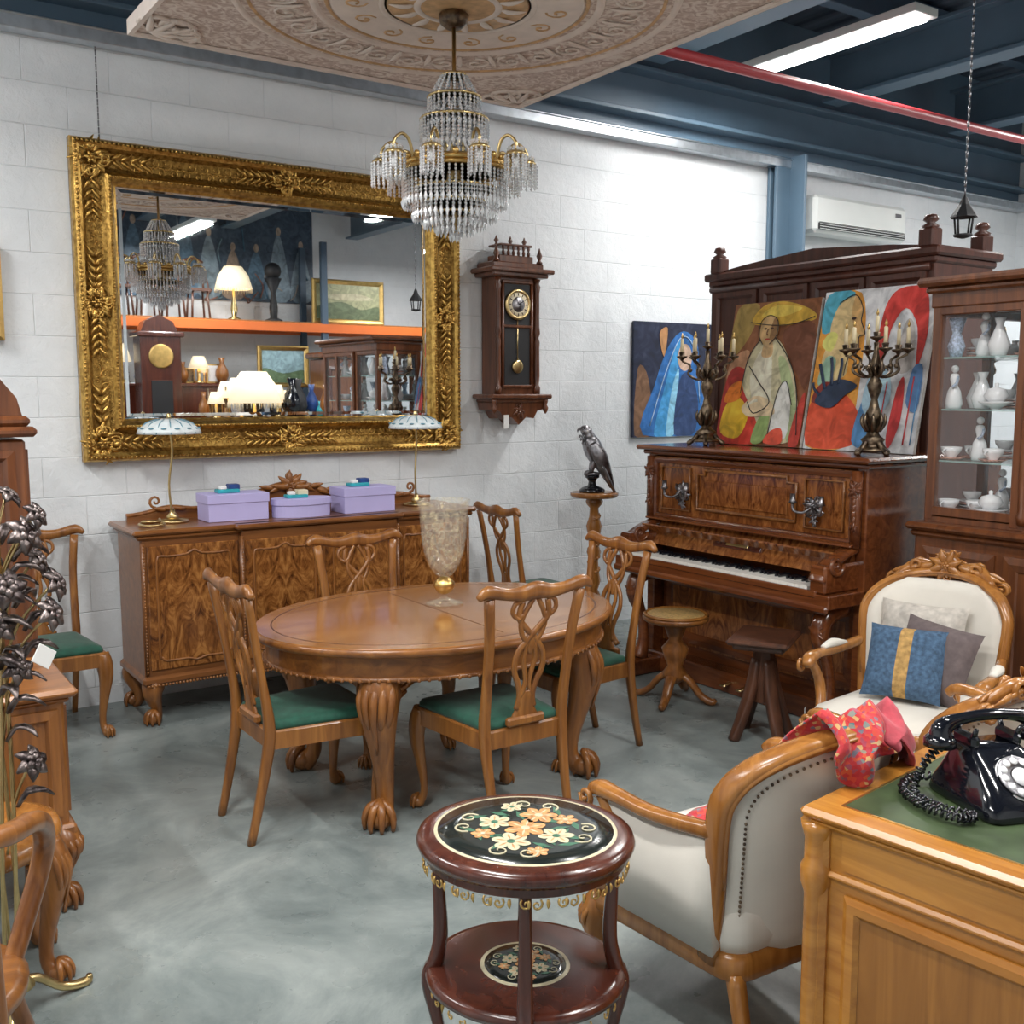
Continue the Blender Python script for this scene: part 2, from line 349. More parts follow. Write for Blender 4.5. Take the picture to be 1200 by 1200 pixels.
ringc(.05,Z(2.74),.2,Z(2.63),28,10,drop=False)
ringc(.21,Z(2.59),.21,Z(2.49),54,7); hoop(.17,Z(2.53)); ringc(.17,Z(2.53),.17,Z(2.44),44,6); hoop(.125,Z(2.48)); ringc(.125,Z(2.48),.125,Z(2.41),32,5); hoop(.08,Z(2.44)); ringc(.08,Z(2.44),.075,Z(2.385),20,4); ringc(.03,Z(2.42),.02,Z(2.36),8,4)
for k in range(10):
    a=2*pi*k/10+.1; ca,sa=cos(a),sin(a)
    f=lambda r,z:(r*ca,r*sa,Z(z))
    b.sweep([f(.2,2.62),f(.22,2.69),f(.255,2.71),f(.29,2.68),f(.29,2.645)],.0065,'brass',ref=(-sa,ca,0),n=6)
    b.sweep([f(.2,2.62),f(.24,2.58),f(.27,2.60),f(.26,2.63)],.005,'brass',ref=(-sa,ca,0),n=6)
    c=f(.29,2.635); b.lathe(c,[(.01,.015),(.03,.01),(.04,.0),(.04,-.006),(.02,-.004)],'brass',14)
    b.lathe((c[0],c[1],c[2]-.005),[(.012,0),(.014,-.04),(.006,-.055)],'porc',10)
    for i in range(13):
        t=2*pi*i/13; string((c[0]+.042*cos(t),c[1]+.042*sin(t),c[2]-.006),(c[0]+.042*cos(t),c[1]+.042*sin(t),c[2]-.10),8,.0072)
        q=2*pi*i/13; b.octa((c[0]+.03*cos(q),c[1]+.03*sin(q),c[2]+.018),.008,.010,'crys')
    for i in range(5):
        u=i/5.; b.octa(f(.21+.08*u,2.60-.03*sin(u*pi)),.007,.009,'crys')
b.obj('crystal_chandelier',(2.21,3.65,3.155))
# ---------------------------------------------------------------- mirror
b=B(); b.M=basis((0,WALLY-.012,0),(1,0,0),(0,0,1))
x0,x1,z0,z1=1.175,3.49,1.335,3.0
b.rframe(x0,x1,z0,z1,[(0,0),(0,.05),(.010,.072),(.028,.080),(.046,.068)],'gold')
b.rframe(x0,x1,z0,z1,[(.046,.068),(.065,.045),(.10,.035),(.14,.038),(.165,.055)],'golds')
b.rframe(x0,x1,z0,z1,[(.165,.055),(.18,.070),(.192,.070),(.206,.05),(.213,.03),(.225,.022),(.225,.0)],'gold')
b.add([(x0,z0,-.005),(x1,z0,-.005),(x1,z1,-.005),(x0,z1,-.005)],[[0,1,2,3]],'dark')
i=.222; b.add([(x0+i,z0+i,.014),(x1-i,z0+i,.014),(x1-i,z1-i,.014),(x0+i,z1-i,.014)],[[0,1,2,3]],'mir')
b.rframe(x0+i,x1-i,z0+i,z1-i,[(0,.012),(.03,.0165)],'mir')
def acan(x,z,size,ang0=0):
    for k in range(18):
        a=ang0+2*pi*k/18; b.leaf((x+.12*size*cos(a),z+.12*size*sin(a),.055),a,size*(.36 if k%2 else .28),size*.06,'gold',.14,R.uniform(-1.1,1.1))
    for k in range(8):
        a=ang0+2*pi*(k+.5)/8; b.scroll((x+.14*size*cos(a),z+.14*size*sin(a),.062),a+.6*(1 if k%2 else -1),size*.26,'gold',1 if k%2 else -1,1.4,.13)
    for k in range(6): a=2*pi*k/6; b.leaf((x,z,.075),a,size*.15,size*.05,'gold',.2)
    b.ball((x,z,.095),size*.045,'gold',8,5)
cs=((x0+.10,z0+.10),(x1-.10,z0+.10),(x0+.10,z1-.10),(x1-.10,z1-.10))
for cxx,czz in cs:
    acan(cxx,czz,.25)
    for dx,dz in((1 if cxx<2 else -1,0),(0,1 if czz<2 else -1)):
        for k in range(4):
            for sg in(-.6,.6): b.leaf((cxx+dx*(.10+.05*k),czz+dz*(.10+.05*k),.045),math.atan2(dz,dx)+sg,.075,.011,'gold',.15)
for cxx,czz,h in(((x0+x1)/2,z0+.10,1),((x0+x1)/2,z1-.10,1),(x0+.10,(z0+z1)/2,0),(x1-.10,(z0+z1)/2,0)):
    acan(cxx,czz,.21)
    for s_ in(-1,1):
        for k in range(5):
            d=.07+.04*k; q=(cxx+(d*s_ if h else 0),czz+(0 if h else d*s_),.05); an=(0 if h else pi/2)+(pi if s_<0 else 0)
            b.leaf(q,an+.6,.07,.010,'gold',.2); b.leaf(q,an-.6,.07,.010,'gold',.2)
def run(xa,za,xb,zb,n,h=.079,r=.0075):
    for k in range(n):
        t=(k+.5)/n; b.ball((xa+(xb-xa)*t,za+(zb-za)*t,h),r,'gold',6,4)
for w_,h_,r_ in((.186,.077,.0075),(.022,.082,.009)):
    for xa,za,xb,zb,n in((x0+w_,z0+w_,x1-w_,z0+w_,100),(x0+w_,z1-w_,x1-w_,z1-w_,100),(x0+w_,z0+w_,x0+w_,z1-w_,70),(x1-w_,z0+w_,x1-w_,z1-w_,70)): run(xa,za,xb,zb,n,h_,r_)
def vine(xa,za,xb,zb,n):
    L=math.hypot(xb-xa,zb-za); ux,uz=(xb-xa)/L,(zb-za)/L; a=math.atan2(uz,ux)
    for k in range(n):
        t=(k+.5)/n*L; s_=1 if k%2 else -1
        b.scroll((xa+ux*t,za+uz*t,.035),a+s_*1.0,.052,'gold',s_,1.2,.10)
for q in((x0+.3,z0+.11,x1-.3,z0+.11,52),(x0+.3,z1-.11,x1-.3,z1-.11,52),(x0+.11,z0+.3,x0+.11,z1-.3,32),(x1-.11,z0+.3,x1-.11,z1-.3,32)): vine(*q)
b.M=Matrix()
for x in(1.33,3.34):
    for k in range(14): b.sweep([(x,WALLY-.03,3.0+.035*k),(x,WALLY-.03,3.03+.035*k)],.004,'chain',sub=1,n=5)
b.box((3.42,WALLY-.115,2.80),(.07,.004,.14),'tag',.001)
b.obj('gilt_wall_mirror')
# ---------------------------------------------------------------- dining chair
def cab(b,x,y,dx,dy,h,s,mat,carve=0,ear=1):
    d=math.hypot(dx,dy); dx/=d; dy/=d
    prof=[(1.,0,.036),(.88,.016,.040),(.72,.022,.034),(.5,.008,.024),(.3,-.006,.018),(.16,-.008,.0165),(.09,.004,.02),(.055,.014,.022)]
    b.sweep([(x+dx*o*s,y+dy*o*s,h*z) for z,o,r in prof],[r*s for z,o,r in prof],mat,ref=(dx,dy,0),n=10,sub=3,pw=2.6)
    fx,fy=x+dx*.02*s,y+dy*.02*s; rz=.024*s
    b.ball((fx,fy,rz),(.029*s,.029*s,rz),mat,10,6)
    for a in(-1.1,-.35,.35,1.1):
        a0=math.atan2(dy,dx)+a; ca,sa=cos(a0),sin(a0)
        b.sweep([(fx,fy,rz*2.3),(fx+ca*.022*s,fy+sa*.022*s,rz*1.9),(fx+ca*.033*s,fy+sa*.033*s,rz*1.0),(fx+ca*.032*s,fy+sa*.032*s,rz*.1)],[.008*s,.009*s,.007*s,.004*s],mat,ref=(-sa,ca,0),n=6,sub=2)
    if ear:
        for ex,ey in((-math.copysign(1,dx),0),(0,-math.copysign(1,dy))):
            b.sweep([(x+dx*.01*s,y+dy*.01*s,h*.93),(x+ex*.04*s,y+ey*.04*s,h*.95),(x+ex*.075*s,y+ey*.075*s,h*.985)],[(.018*s,.03*s),(.014*s,.02*s),(.006*s,.006*s)],mat,ref=(0,0,1),n=6,sub=2)
    if carve:
        a=math.atan2(dy,dx)
        for da in(-.8,-.4,0,.4,.8):
            tx,ty=cos(a+da),sin(a+da); ln=.50 if da==0 else .60+.06*abs(da)
            b.sweep([(x+tx*.032*s,y+ty*.032*s,h*.99),(x+tx*.047*s+dx*.010*s,y+ty*.047*s+dy*.010*s,h*.86),(x+tx*.036*s+dx*.02*s,y+ty*.036*s+dy*.02*s,h*.72),(x+tx*.026*s+dx*.012*s,y+ty*.026*s+dy*.012*s,h*ln)],[(.006*s,.005*s),(.0095*s,.006*s),(.0075*s,.005*s),(.002*s,.002*s)],mat,ref=(tx,ty,0),n=6,sub=3)
        for ex,ey in((-math.copysign(1,dx),0),(0,-math.copysign(1,dy))):
            for k,zz in enumerate((.975,.92,.86,.80)):
                L=(.095-.02*k)*s
                b.sweep([(x+dx*.03*s,y+dy*.03*s,h*(zz-.05)),(x+dx*.022*s+ex*L*.6,y+dy*.022*s+ey*L*.6,h*(zz-.02)),(x+ex*L+dx*.012*s,y+ey*L+dy*.012*s,h*zz)],[(.013*s,.012*s),(.012*s,.010*s),(.005*s,.005*s)],mat,ref=(dx,dy,0),n=6,sub=2)
            M0=b.M.copy()
            b.M=M0@basis((x+ex*.055*s+dx*.034*s,y+ey*.055*s+dy*.034*s,h*.95),(ex,ey,0) if (V((ex,ey,0)).cross(V((0,0,1)))).dot(V((dx,dy,0)))>0 else (-ex,-ey,0),(0,0,1))
            b.scroll((-.02*s,0,0),0,.04*s,mat,1,1.4,.12); b.M=M0
b=B(); W='chair'
fy=lambda z:-.22-.085*max(0,(z-.44)/.54)**1.2
for sx in(-1,1):
    b.sweep([(sx*.185,-.30,.0),(sx*.19,-.255,.2),(sx*.198,-.22,.42),(sx*.20,fy(.6),.6),(sx*.207,fy(.78),.78),(sx*.228,fy(.945),.955)],[(.015,.015),(.017,.018),(.022,.022),(.021,.015),(.021,.014),(.022,.014)],W,ref=(0,1,0),n=8,pw=3.5,sub=3)
    cab(b,sx*.228,.212,sx,1,.42,1.,W)
b.sweep([(x,fy(z),z) for x,z in((-.282,.962),(-.24,.985),(-.15,.968),(-.07,.962),(0,.972),(.07,.962),(.15,.968),(.24,.985),(.282,.962))],[(.012,.014),(.026,.018),(.024,.015),(.030,.016),(.036,.017),(.030,.016),(.024,.015),(.026,.018),(.012,.014)],W,ref=(0,1,0),n=8,sub=3)
def strap(pts,r=.0125):
    for sx in(-1,1): b.sweep([(sx*x,fy(z)+.001*sx,z) for x,z in pts],(r,.0075),W,ref=(0,1,0),n=6,sub=4,pw=3)
strap([(.045,.50),(.034,.55),(.045,.60),(.072,.66),(.066,.72),(.028,.77),(-.028,.82),(-.072,.87),(-.062,.93)])
strap([(.03,.55),(.010,.60),(.018,.65),(.030,.70),(.024,.76),(.05,.80),(.062,.845),(.045,.89),(.012,.94)],.010)
strap([(.06,.94),(.10,.925),(.108,.89),(.075,.865),(.055,.88)],.009)
b.sweep([(0,fy(z),z) for z in(.45,.48,.51,.545,.57)],[(.075,.010),(.062,.009),(.045,.008),(.042,.008),(.018,.006)],W,ref=(0,1,0),n=8,pw=3)
b.sweep([(0,fy(z),z) for z in(.72,.76,.80)],[(.008,.007),(.026,.008),(.008,.007)],W,ref=(0,1,0),n=8)
b.box((0,-.228,.455),(.19,.03,.035),W,.008)
def trap(i,z,r=.03,n=5):
    cs=[(.255-i,.245-i),(-.255+i,.245-i),(-.205+i*.6,-.225+i),(.205-i*.6,-.225+i)]; out=[]
    for k,(x,y) in enumerate(cs):
        for j in range(n):
            a=pi/2*k+pi/2*j/(n-1); out.append((x+r*(cos(a)-(1 if k in(0,3) else -1)),y+r*(sin(a)-(1 if k in(0,1) else -1)),z))
    return out
b.loft([trap(0,.36),trap(0,.425),trap(.006,.432)],W,False)
b.loft([trap(.014,.43),trap(.014,.445),trap(.022,.458),trap(.06,.468),trap(.14,.472)],'green')
for q in b.v: q.x*=.91
chair_me=b.obj('dining_chair',(1.57,3.78,0),-90).data
for x,y,r in((2.19,3.35,0),(2.92,3.79,90),(2.21,4.33,180),(3.80,5.30,-90),(.90,5.43,180)): inst('dining_chair',chair_me,(x,y,0),r)
# ---------------------------------------------------------------- dining table
b=B(); A,Bb=.83,.63
b.oval((0,0,0),A,Bb,[(-.06,.700),(-.01,.703),(.0,.712),(.004,.725),(-.002,.735),(-.008,.738)],'walx',64)
b.oval((0,0,0),A-.008,Bb-.008,[(0,.737),(-.002,.7405),(-.12,.7405)],'top',64,False)
b.oval((0,0,0),A-.07,Bb-.07,[(0.0,.7402),(-.002,.7411),(-.007,.7411),(-.009,.7402)],'dkw',64)
b.oval((0,0,0),A-.05,Bb-.05,[(-.03,.61),(0,.61),(0,.705),(-.03,.705)],'walx',64,False)
b.oval((0,0,0),A-.045,Bb-.045,[(-.012,.600),(.004,.603),(.006,.612),(-.002,.62)],'walnut',64)
for k in range(120):
    t=2*pi*k/120; b.ball(((A-.04)*cos(t),(Bb-.04)*sin(t),.607),.009,'walnut',6,4)
b.box((0,0,.7413),(.0015,1.0,.001),'dkw',.0001)
for sx in(-1,1):
    for sy in(-1,1): cab(b,sx*.475,sy*.36,sx,sy,.62,2.0,'walnut',1)
b.obj('oval_dining_table',(2.25,3.86,0))
# ---------------------------------------------------------------- goblet
b=B(); pr=[(.01,0),(.085,.0),(.088,.006),(.05,.014),(.018,.03),(.014,.045)]
b.lathe((0,0,0),pr,'gob',32)
b.lathe((0,0,.045),[(.014,0),(.03,.008),(.048,.035),(.045,.055),(.025,.075),(.015,.08)],'gilt',24,rib=.04,ribn=10)
b.lathe((0,0,.12),[(.014,0),(.035,.012),(.065,.05),(.088,.11),(.100,.18),(.106,.25),(.110,.31),(.120,.35),(.122,.358),(.115,.358),(.104,.31),(.10,.25),(.094,.18),(.082,.11),(.058,.055),(.01,.02)],'gob',72,rib=.02,ribn=18)
b.obj('glass_goblet_vase',(2.34,3.98,.742))
# ---------------------------------------------------------------- sideboard
b=B(); x0,x1,y0,y1=1.32,3.26,5.24,5.70; xm=(x0+x1)/2
b.box((xm,(y0+y1)/2,.605),(x1-x0,y1-y0,.76),'sb',.01); b.box((xm,y0-.005,.605),(.92,.07,.76),'sb',.008)
b.box((xm,(y0+y1)/2,.235),(x1-x0+.03,y1-y0+.03,.05),'sb',.015); b.box((xm,y0-.01,.235),(.95,.09,.05),'sb',.015)
b.box((xm,(y0+y1)/2,1.0),(x1-x0+.08,y1-y0+.06,.028),'sb',.010); b.box((xm,y0-.02,1.0),(.99,.09,.028),'sb',.010); b.box((xm,(y0+y1)/2,.975),(x1-x0+.04,y1-y0+.035,.025),'sb',.01)
def door(xa,xb,yf,za=.29,zb=.93):
    cx_=(xa+xb)/2; b.box((cx_,yf,(za+zb)/2),(xb-xa,.014,zb-za),'sbb',.004)
    i=.045; a0,a1,c0,c1=xa+i,xb-i,za+i,zb-i; q=.035
    pts=[(a0,c0+q),(a0+q*.3,c0+q*.3+.01),(a0+q,c0),(cx_-.05,c0),(cx_,c0-.012),(cx_+.05,c0),(a1-q,c0),(a1-q*.3,c0+q*.3+.01),(a1,c0+q),(a1,(c0+c1)/2),(a1,c1-q),(a1-q*.8,c1-q*.2),(a1-q*1.6,c1-.01),(cx_+.04,c1-.005),(cx_,c1+.015),(cx_-.04,c1-.005),(a0+q*1.6,c1-.01),(a0+q*.8,c1-q*.2),(a0,c1-q),(a0,(c0+c1)/2)]
    b.sweep([(x,yf-.008,z) for x,z in pts],(.006,.005),'walnut',ref=(0,1,0),n=6,sub=3,closed=True)
door(x0+.03,x0+.50,y0-.004); door(x1-.50,x1-.03,y0-.004); door(xm-.445,xm-.01,y0-.042); door(xm+.01,xm+.445,y0-.042)
for xx,yy in((x0+.515,y0-.004),(x1-.515,y0-.004),(x0+.012,y0),(x1-.012,y0),(xm-.46,y0-.04),(xm+.46,y0-.04)):
    b.sweep([(xx,yy,.27),(xx,yy,.95)],(.010,.010),'sb',ref=(0,1,0),sub=1)
    for k in range(40): b.ball((xx,yy-.006,.285+k*.0168),.0065,'walnut',6,4)
for k in range(110): b.ball((x0+.01+k*(x1-x0-.02)/109.,y0-.018-(.036 if abs(x0+k*(x1-x0)/109.-xm)<.47 else 0),.213),.008,'walnut',6,4)
for x,y,dx,dy in((x0+.06,y0+.05,-1,-1),(x1-.06,y0+.05,1,-1),(x0+.06,y1-.05,-1,1),(x1-.06,y1-.05,1,1),(xm-.40,y0+.0,-1,-1),(xm+.40,y0+.0,1,-1)): cab(b,x,y,dx,dy,.225,1.35,'walnut',0)
pl=[]
N=48
for k in range(N+1):
    u=-1+2*k/N; z=1.045+.135*math.exp(-(u/.34)**2)+.035*math.exp(-((abs(u)-.75)/.13)**2)+.012*math.exp(-((abs(u)-.52)/.08)**2); pl.append((xm+u*.93,z))
b.prism([(xm-.93,1.01)]+pl+[(xm+.93,1.01)],y1-.03,y1-.055,'sb','xz')
b.sweep([(x,y1-.045,z) for x,z in pl],(.011,.018),'walnut',ref=(0,1,0),n=6,sub=1)
b.M=basis((xm,y1-.060,1.165),(1,0,0),(0,0,1)); b.orn((0,0,0),.15,'walnut',10,2,1.4)
for s_ in(-1,1):
    for k in range(7): b.leaf((s_*(.06+.05*k),.0-.013*k,0),(-.35 if s_>0 else pi+.35)+(.5 if k%2 else -.1)*s_,.09,.017,'walnut',.1)
    b.scroll((s_*.42,-.095,0),0 if s_<0 else pi,.10,'walnut',-s_,1.3,.12); b.scroll((s_*.78,-.085,0),pi/2,.07,'walnut',s_,1.3,.12)
    for k in range(3): b.leaf((s_*(.62+.05*k),-.10,0),(.2 if s_>0 else pi-.2),.08,.014,'walnut',.1)
b.obj('carved_sideboard')
SZ=1.015
def gift(x,y,w,d,h,ovalb=False,top='teal'):
    b=B()
    if ovalb:
        b.oval((0,0,0),w/2,d/2,[(-.003,0),(-.003,h*.7)],'lav',40,False); b.oval((0,0,0),w/2,d/2,[(0,h*.66),(.004,h*.68),(.004,h),(0,h+.002)],'lav',40,False)
    else:
        b.box((0,0,h*.35),(w-.01,d-.01,h*.7),'lav',.002); b.box((0,0,h*.83),(w,d,h*.34),'lav',.002)
    b.box((-.03,0,h+.011),(.12,.07,.020),top,.004); b.box((.01,.02,h+.03),(.06,.06,.03),'cream' if ovalb else 'navy',.004); b.box((-.06,-.01,h+.03),(.04,.04,.022),'tag',.006)
    return b.obj('gift_box',(x,y,SZ),R.uniform(-4,4))
gift(1.87,5.44,.34,.2,.145); gift(2.24,5.38,.34,.2,.10,True); gift(2.63,5.40,.33,.2,.145)
# table lamps
b=B()
b.lathe((0,0,0),[(.005,0),(.085,0),(.085,.012),(.03,.02),(.012,.035)],'brass',24)
b.lathe((0,0,.02),[(.03,0),(.035,.01),(.015,.03),(.01,.05)],'brass',20)
b.sweep([(0,0,.03),(-.012,0,.2),(.012,0,.38),(0,0,.5)],.006,'brass',ref=(0,1,0))
b.lathe((0,0,.0),[(.165,.470),(.158,.492),(.12,.525),(.06,.545),(.02,.55),(.018,.545),(.06,.54),(.118,.52),(.155,.487),(.162,.469)],'shade',28)
for k in range(14):
    a=2*pi*k/14; ca,sa=cos(a),sin(a); b.sweep([(.166*ca,.166*sa,.472),(.12*ca,.12*sa,.527),(.06*ca,.06*sa,.547)],(.003,.002),'shadeb',ref=(ca*.3,sa*.3,1),n=5,sub=2)
    b.ball((.148*cos(a+.22),.148*sin(a+.22),.50),(.016,.016,.005),'shadeb',6,4)
b.lathe((0,0,.55),[(.018,0),(.01,.01),(.012,.02),(.002,.03)],'brass',10)
lm=b.obj('table_lamp',(1.56,5.50,SZ)).data; inst('table_lamp',lm,(3.04,5.50,SZ),40)
b=B(); b.sweep([(1.46,5.45,SZ+.01),(1.36,5.40,SZ+.012),(1.38,5.30,SZ+.012),(1.47,5.33,SZ+.012),(1.44,5.42,SZ+.02),(1.37,5.38,SZ+.025),(1.44,5.33,SZ+.028),(1.47,5.42,SZ+.03)],.007,'brass',n=6); b.obj('coiled_brass_cable')
# ---------------------------------------------------------------- wall clock
b=B(); C='clk'
b.box((0,-.09,.60),(.33,.17,.78),C,.005); b.box((0,-.178,.60),(.20,.004,.66),'dark',.001)
for z,w,d,h in((1.015,.50,.26,.03),(.99,.44,.23,.03),(.205,.48,.25,.03),(.18,.42,.22,.03),(1.05,.40,.20,.04)): b.box((0,-d/2,z),(w,d,h),C,.008)
for sx in(-1,1):
    b.lathe((sx*.155,-.185,.22),[(.022,0),(.024,.04),(.014,.06),(.02,.12),(.017,.3),(.02,.34),(.012,.37),(.022,.4),(.017,.44),(.016,.66),(.024,.70),(.014,.72),(.024,.75)],C,12)
    b.lathe((sx*.205,-.215,.14),[(.004,-.05),(.016,-.03),(.02,-.01),(.01,.01),(.018,.03),(.018,.05)],C,12)
    b.lathe((sx*.17,-.19,1.07),[(.02,0),(.02,.01),(.01,.02),(.02,.05),(.008,.08),(.003,.10)],C,12)
    b.sweep([(sx*.115,-.18,.28),(sx*.115,-.18,.94)],(.010,.010),C,ref=(0,1,0),sub=1,pw=4)
b.box((0,-.182,.27),(.24,.02,.02),C); b.box((0,-.182,.945),(.24,.02,.02),C); b.box((0,-.182,.66),(.24,.018,.018),C)
pl=[(-.21,.165),(.21,.165),(.20,.12),(.15,.11),(.12,.06),(.06,.07),(0,.02),(-.06,.07),(-.12,.06),(-.15,.11),(-.20,.12)]
b.prism(pl,-.20,-.02,C,'xz')
b.M=basis((0,-.20,.11),(1,0,0),(0,0,1)); b.orn((0,0,0),.10,C,6,2); b.M=Matrix()
b.box((0,-.10,1.09),(.27,.14,.05),C,.005); b.box((0,-.10,1.18),(.25,.15,.014),C,.004)
for k in range(6): b.lathe((-.10+.04*k,-.165,1.115),[(.008,0),(.011,.02),(.006,.03),(.010,.045),(.008,.06)],C,8)
for sx in(-1,0,1): b.lathe((sx*.11,-.10,1.185),[(.014,0),(.008,.012),(.017,.03),(.008,.045),(.003,.06)],C,10)
b.M=basis((0,-.183,.80),(1,0,0),(0,0,1))
b.lathe((0,0,0),[(.10,0),(.10,.012),(.085,.016),(.078,.010)],'brass',32); b.lathe((0,0,.0),[(.08,.004),(.08,.010),(.05,.011)],'cream',32); b.lathe((0,0,0),[(.05,.011),(.048,.014),(.01,.013)],'silver',24)
for k in range(12):
    a=pi/6*k; b.box((.066*cos(a),.066*sin(a),.012),(.018,.005,.002),'black',.0005,(0,0,a))
b.box((.018,.01,.017),(.05,.004,.002),'black',.0005,(0,0,.6)); b.box((-.01,.02,.018),(.055,.003,.002),'black',.0005,(0,0,2.1)); b.M=Matrix()
b.sweep([(0,-.185,.70),(0,-.185,.42)],(.004,.002),'brass',ref=(0,1,0),sub=1)
b.M=basis((0,-.186,.40),(1,0,0),(0,0,1)); b.lathe((0,0,0),[(.045,0),(.042,.006),(.03,.009),(.005,.011)],'brass',24); b.M=Matrix()
b.box((-.1,-.20,.04),(.04,.003,.09),'tag',.001)
b.obj('wall_clock',(3.86,WALLY-.002,1.47))
# ---------------------------------------------------------------- pedestal + falcon
b=B()
b.lathe((0,0,0),[(.02,.30),(.05,.32),(.03,.36),(.05,.42),(.035,.5),(.03,.56),(.05,.62),(.035,.66),(.04,.72),(.055,.80),(.035,.86),(.03,.92),(.055,.95),(.06,.97),(.05,.985),(.15,.995),(.165,1.01),(.165,1.025),(.155,1.03)],'oak',24)
for k in range(60):
    a=k*.55; b.ball((.034*cos(a),.034*sin(a),.42+k*.008),.014,'oak',6,4)
for k in range(3):
    a=2*pi*k/3+.6; ca,sa=cos(a),sin(a); b.sweep([(0,0,.33),(.10*ca,.10*sa,.27),(.18*ca,.18*sa,.10),(.24*ca,.24*sa,.02)],[(.02,.03),(.018,.025),(.015,.02),(.02,.02)],'oak',ref=(-sa,ca,0))
b.obj('pedestal_stand',(4.36,5.40,0))
b=B() # falcon facing local -x
b.lathe((0,0,0),[(.085,0),(.09,.015),(.07,.03),(.03,.045),(.025,.07),(.035,.09),(.05,.10),(.045,.115),(.02,.12)],'black',20)
b.sweep([(-.055,0,.125),(0,0,.118),(.05,0,.122)],[.012,.022,.012],'silver',ref=(0,1,0))
b.sweep([(.13,0,.03),(.10,0,.10),(.06,0,.19),(.015,0,.27),(-.015,0,.34),(-.028,0,.385),(-.045,0,.42),(-.04,0,.445)],[(.012,.022),(.022,.032),(.05,.052),(.066,.062),(.058,.055),(.038,.036),(.038,.034),(.012,.012)],'silver',ref=(0,1,0),n=14)
b.ball((-.05,0,.425),(.036,.03,.028),'silver',12,8)
b.sweep([(-.075,0,.428),(-.098,0,.420),(-.10,0,.402)],[(.013,.012),(.008,.007),(.002,.002)],'silver',ref=(0,1,0),n=8)
for s_ in(-1,1):
    b.ball((-.062,s_*.026,.432),.006,'black',8,5)
    b.sweep([(-.005,s_*.055,.335),(.035,s_*.066,.26),(.075,s_*.055,.17),(.125,s_*.03,.06),(.145,s_*.02,.02)],[(.03,.012),(.05,.017),(.042,.015),(.02,.008),(.004,.003)],'silver',ref=(0,1,0),n=10)
    for k in range(5): b.sweep([(.01+.012*k,s_*(.070),.30-.03*k),(.06+.012*k,s_*.066,.20-.03*k),(.115+.006*k,s_*.043,.10-.018*k)],[(.007,.005),(.009,.005),(.002,.002)],'silver',ref=(0,1,0),n=6)
    b.sweep([(.01,s_*.03,.21),(-.005,s_*.032,.16),(-.005,s_*.03,.135)],[.024,.016,.009],'silver',ref=(0,1,0))
    for q in(-.35,0,.35): b.sweep([(-.005,s_*.03,.138),(-.03,s_*.03+q*.03,.140),(-.045,s_*.03+q*.045,.125)],[.007,.006,.002],'silver',ref=(0,1,0),n=6)
for k in range(5): b.sweep([(.10,(k-2)*.008,.09),(.155,(k-2)*.012,.0)],[(.012,.006),(.009,.004)],'silver',ref=(0,1,0),n=6,sub=2)
for i in range(9):
    for j in range(7):
        z=.20+i*.022; a=(j-3)*.35+(.17 if i%2 else 0); cxx=.055-(z-.19)*.47; rr=.05 if z<.25 else .058
        b.ball((cxx-rr*cos(a),rr*.95*sin(a),z),(.005,.009,.011),'silver',6,4)
fo=b.obj('falcon_statue',(4.34,5.40,1.032),-30)
# ---------------------------------------------------------------- piano
b=B(); P,PB='pi','pib'; ya,yb_=3.12,4.70; ym=(ya+yb_)/2
b.box((4.54,ym,.72),(.44,1.5,1.22),P,.004)
for y in(ya+.03,yb_-.03): b.box((4.50,y,.68),(.56,.06,1.32),P,.006)
b.box((4.48,ym,1.372),(.66,1.68,.028),P,.012); b.box((4.49,ym,1.345),(.60,1.63,.028),P,.010); b.box((4.49,ym,.06),(.58,1.58,.12),P,.008)
b.box((4.235,ym,1.13),(.03,1.5,.38),PB,.003)
b.M=basis((4.22,ym,1.13),(0,-1,0),(0,0,1))
b.rframe(-.73,.73,-.185,.185,[(0,-.01),(0,.018),(.012,.022),(.03,.016),(.036,.002)],P)
def mold(pts,r=.008,mt='walx'): b.sweep([(x,y,.008) for x,y in pts],(r,.009),mt,n=6,sub=1,closed=True,pw=3)
mold([(-.36,-.10),(.36,-.10),(.36,.10),(.30,.10),(.30,.13),(-.30,.13),(-.30,.10),(-.36,.10)],.009)
mold([(-.66,-.12),(-.42,-.12),(-.42,.13),(-.66,.13)],.006); mold([(.42,-.12),(.66,-.12),(.66,.13),(.42,.13)],.006)
b.box((0,0,.006),(.6,.14,.008),PB,.003)
for s_ in(-1,1):
    b.sweep([(s_*.745,-.19,.02),(s_*.745,.19,.02)],(.028,.02),P,sub=1,pw=3)
    b.orn((s_*.745,.10,.035),.085,P,8,2); b.orn((s_*.745,-.08,.035),.06,P,6,2)
    for k in range(5): b.leaf((s_*.745,.06-.03*k,.035),-pi/2,.05,.012,P,.15)
b.M=Matrix()
b.add([(4.235,ya+.06,.955),(4.235,yb_-.06,.955),(4.14,yb_-.06,.80),(4.14,ya+.06,.80),(4.24,ya+.06,.79),(4.24,yb_-.06,.79)],[[0,1,2,3],[3,2,5,4],[0,3,4],[1,5,2]],PB)
b.box((4.20,ym,.958),(.09,1.50,.014),P,.006,(0,-.25,0)); b.box((4.115,ym,.90),(.05,1.42,.012),PB,.004,(0,.9,0))
b.box((4.175,ym,.865),(.012,.34,.05),'mah',.002,(0,.55,0)); b.box((4.168,ym,.865),(.012,.16,.018),'brass',.002,(0,.55,0))
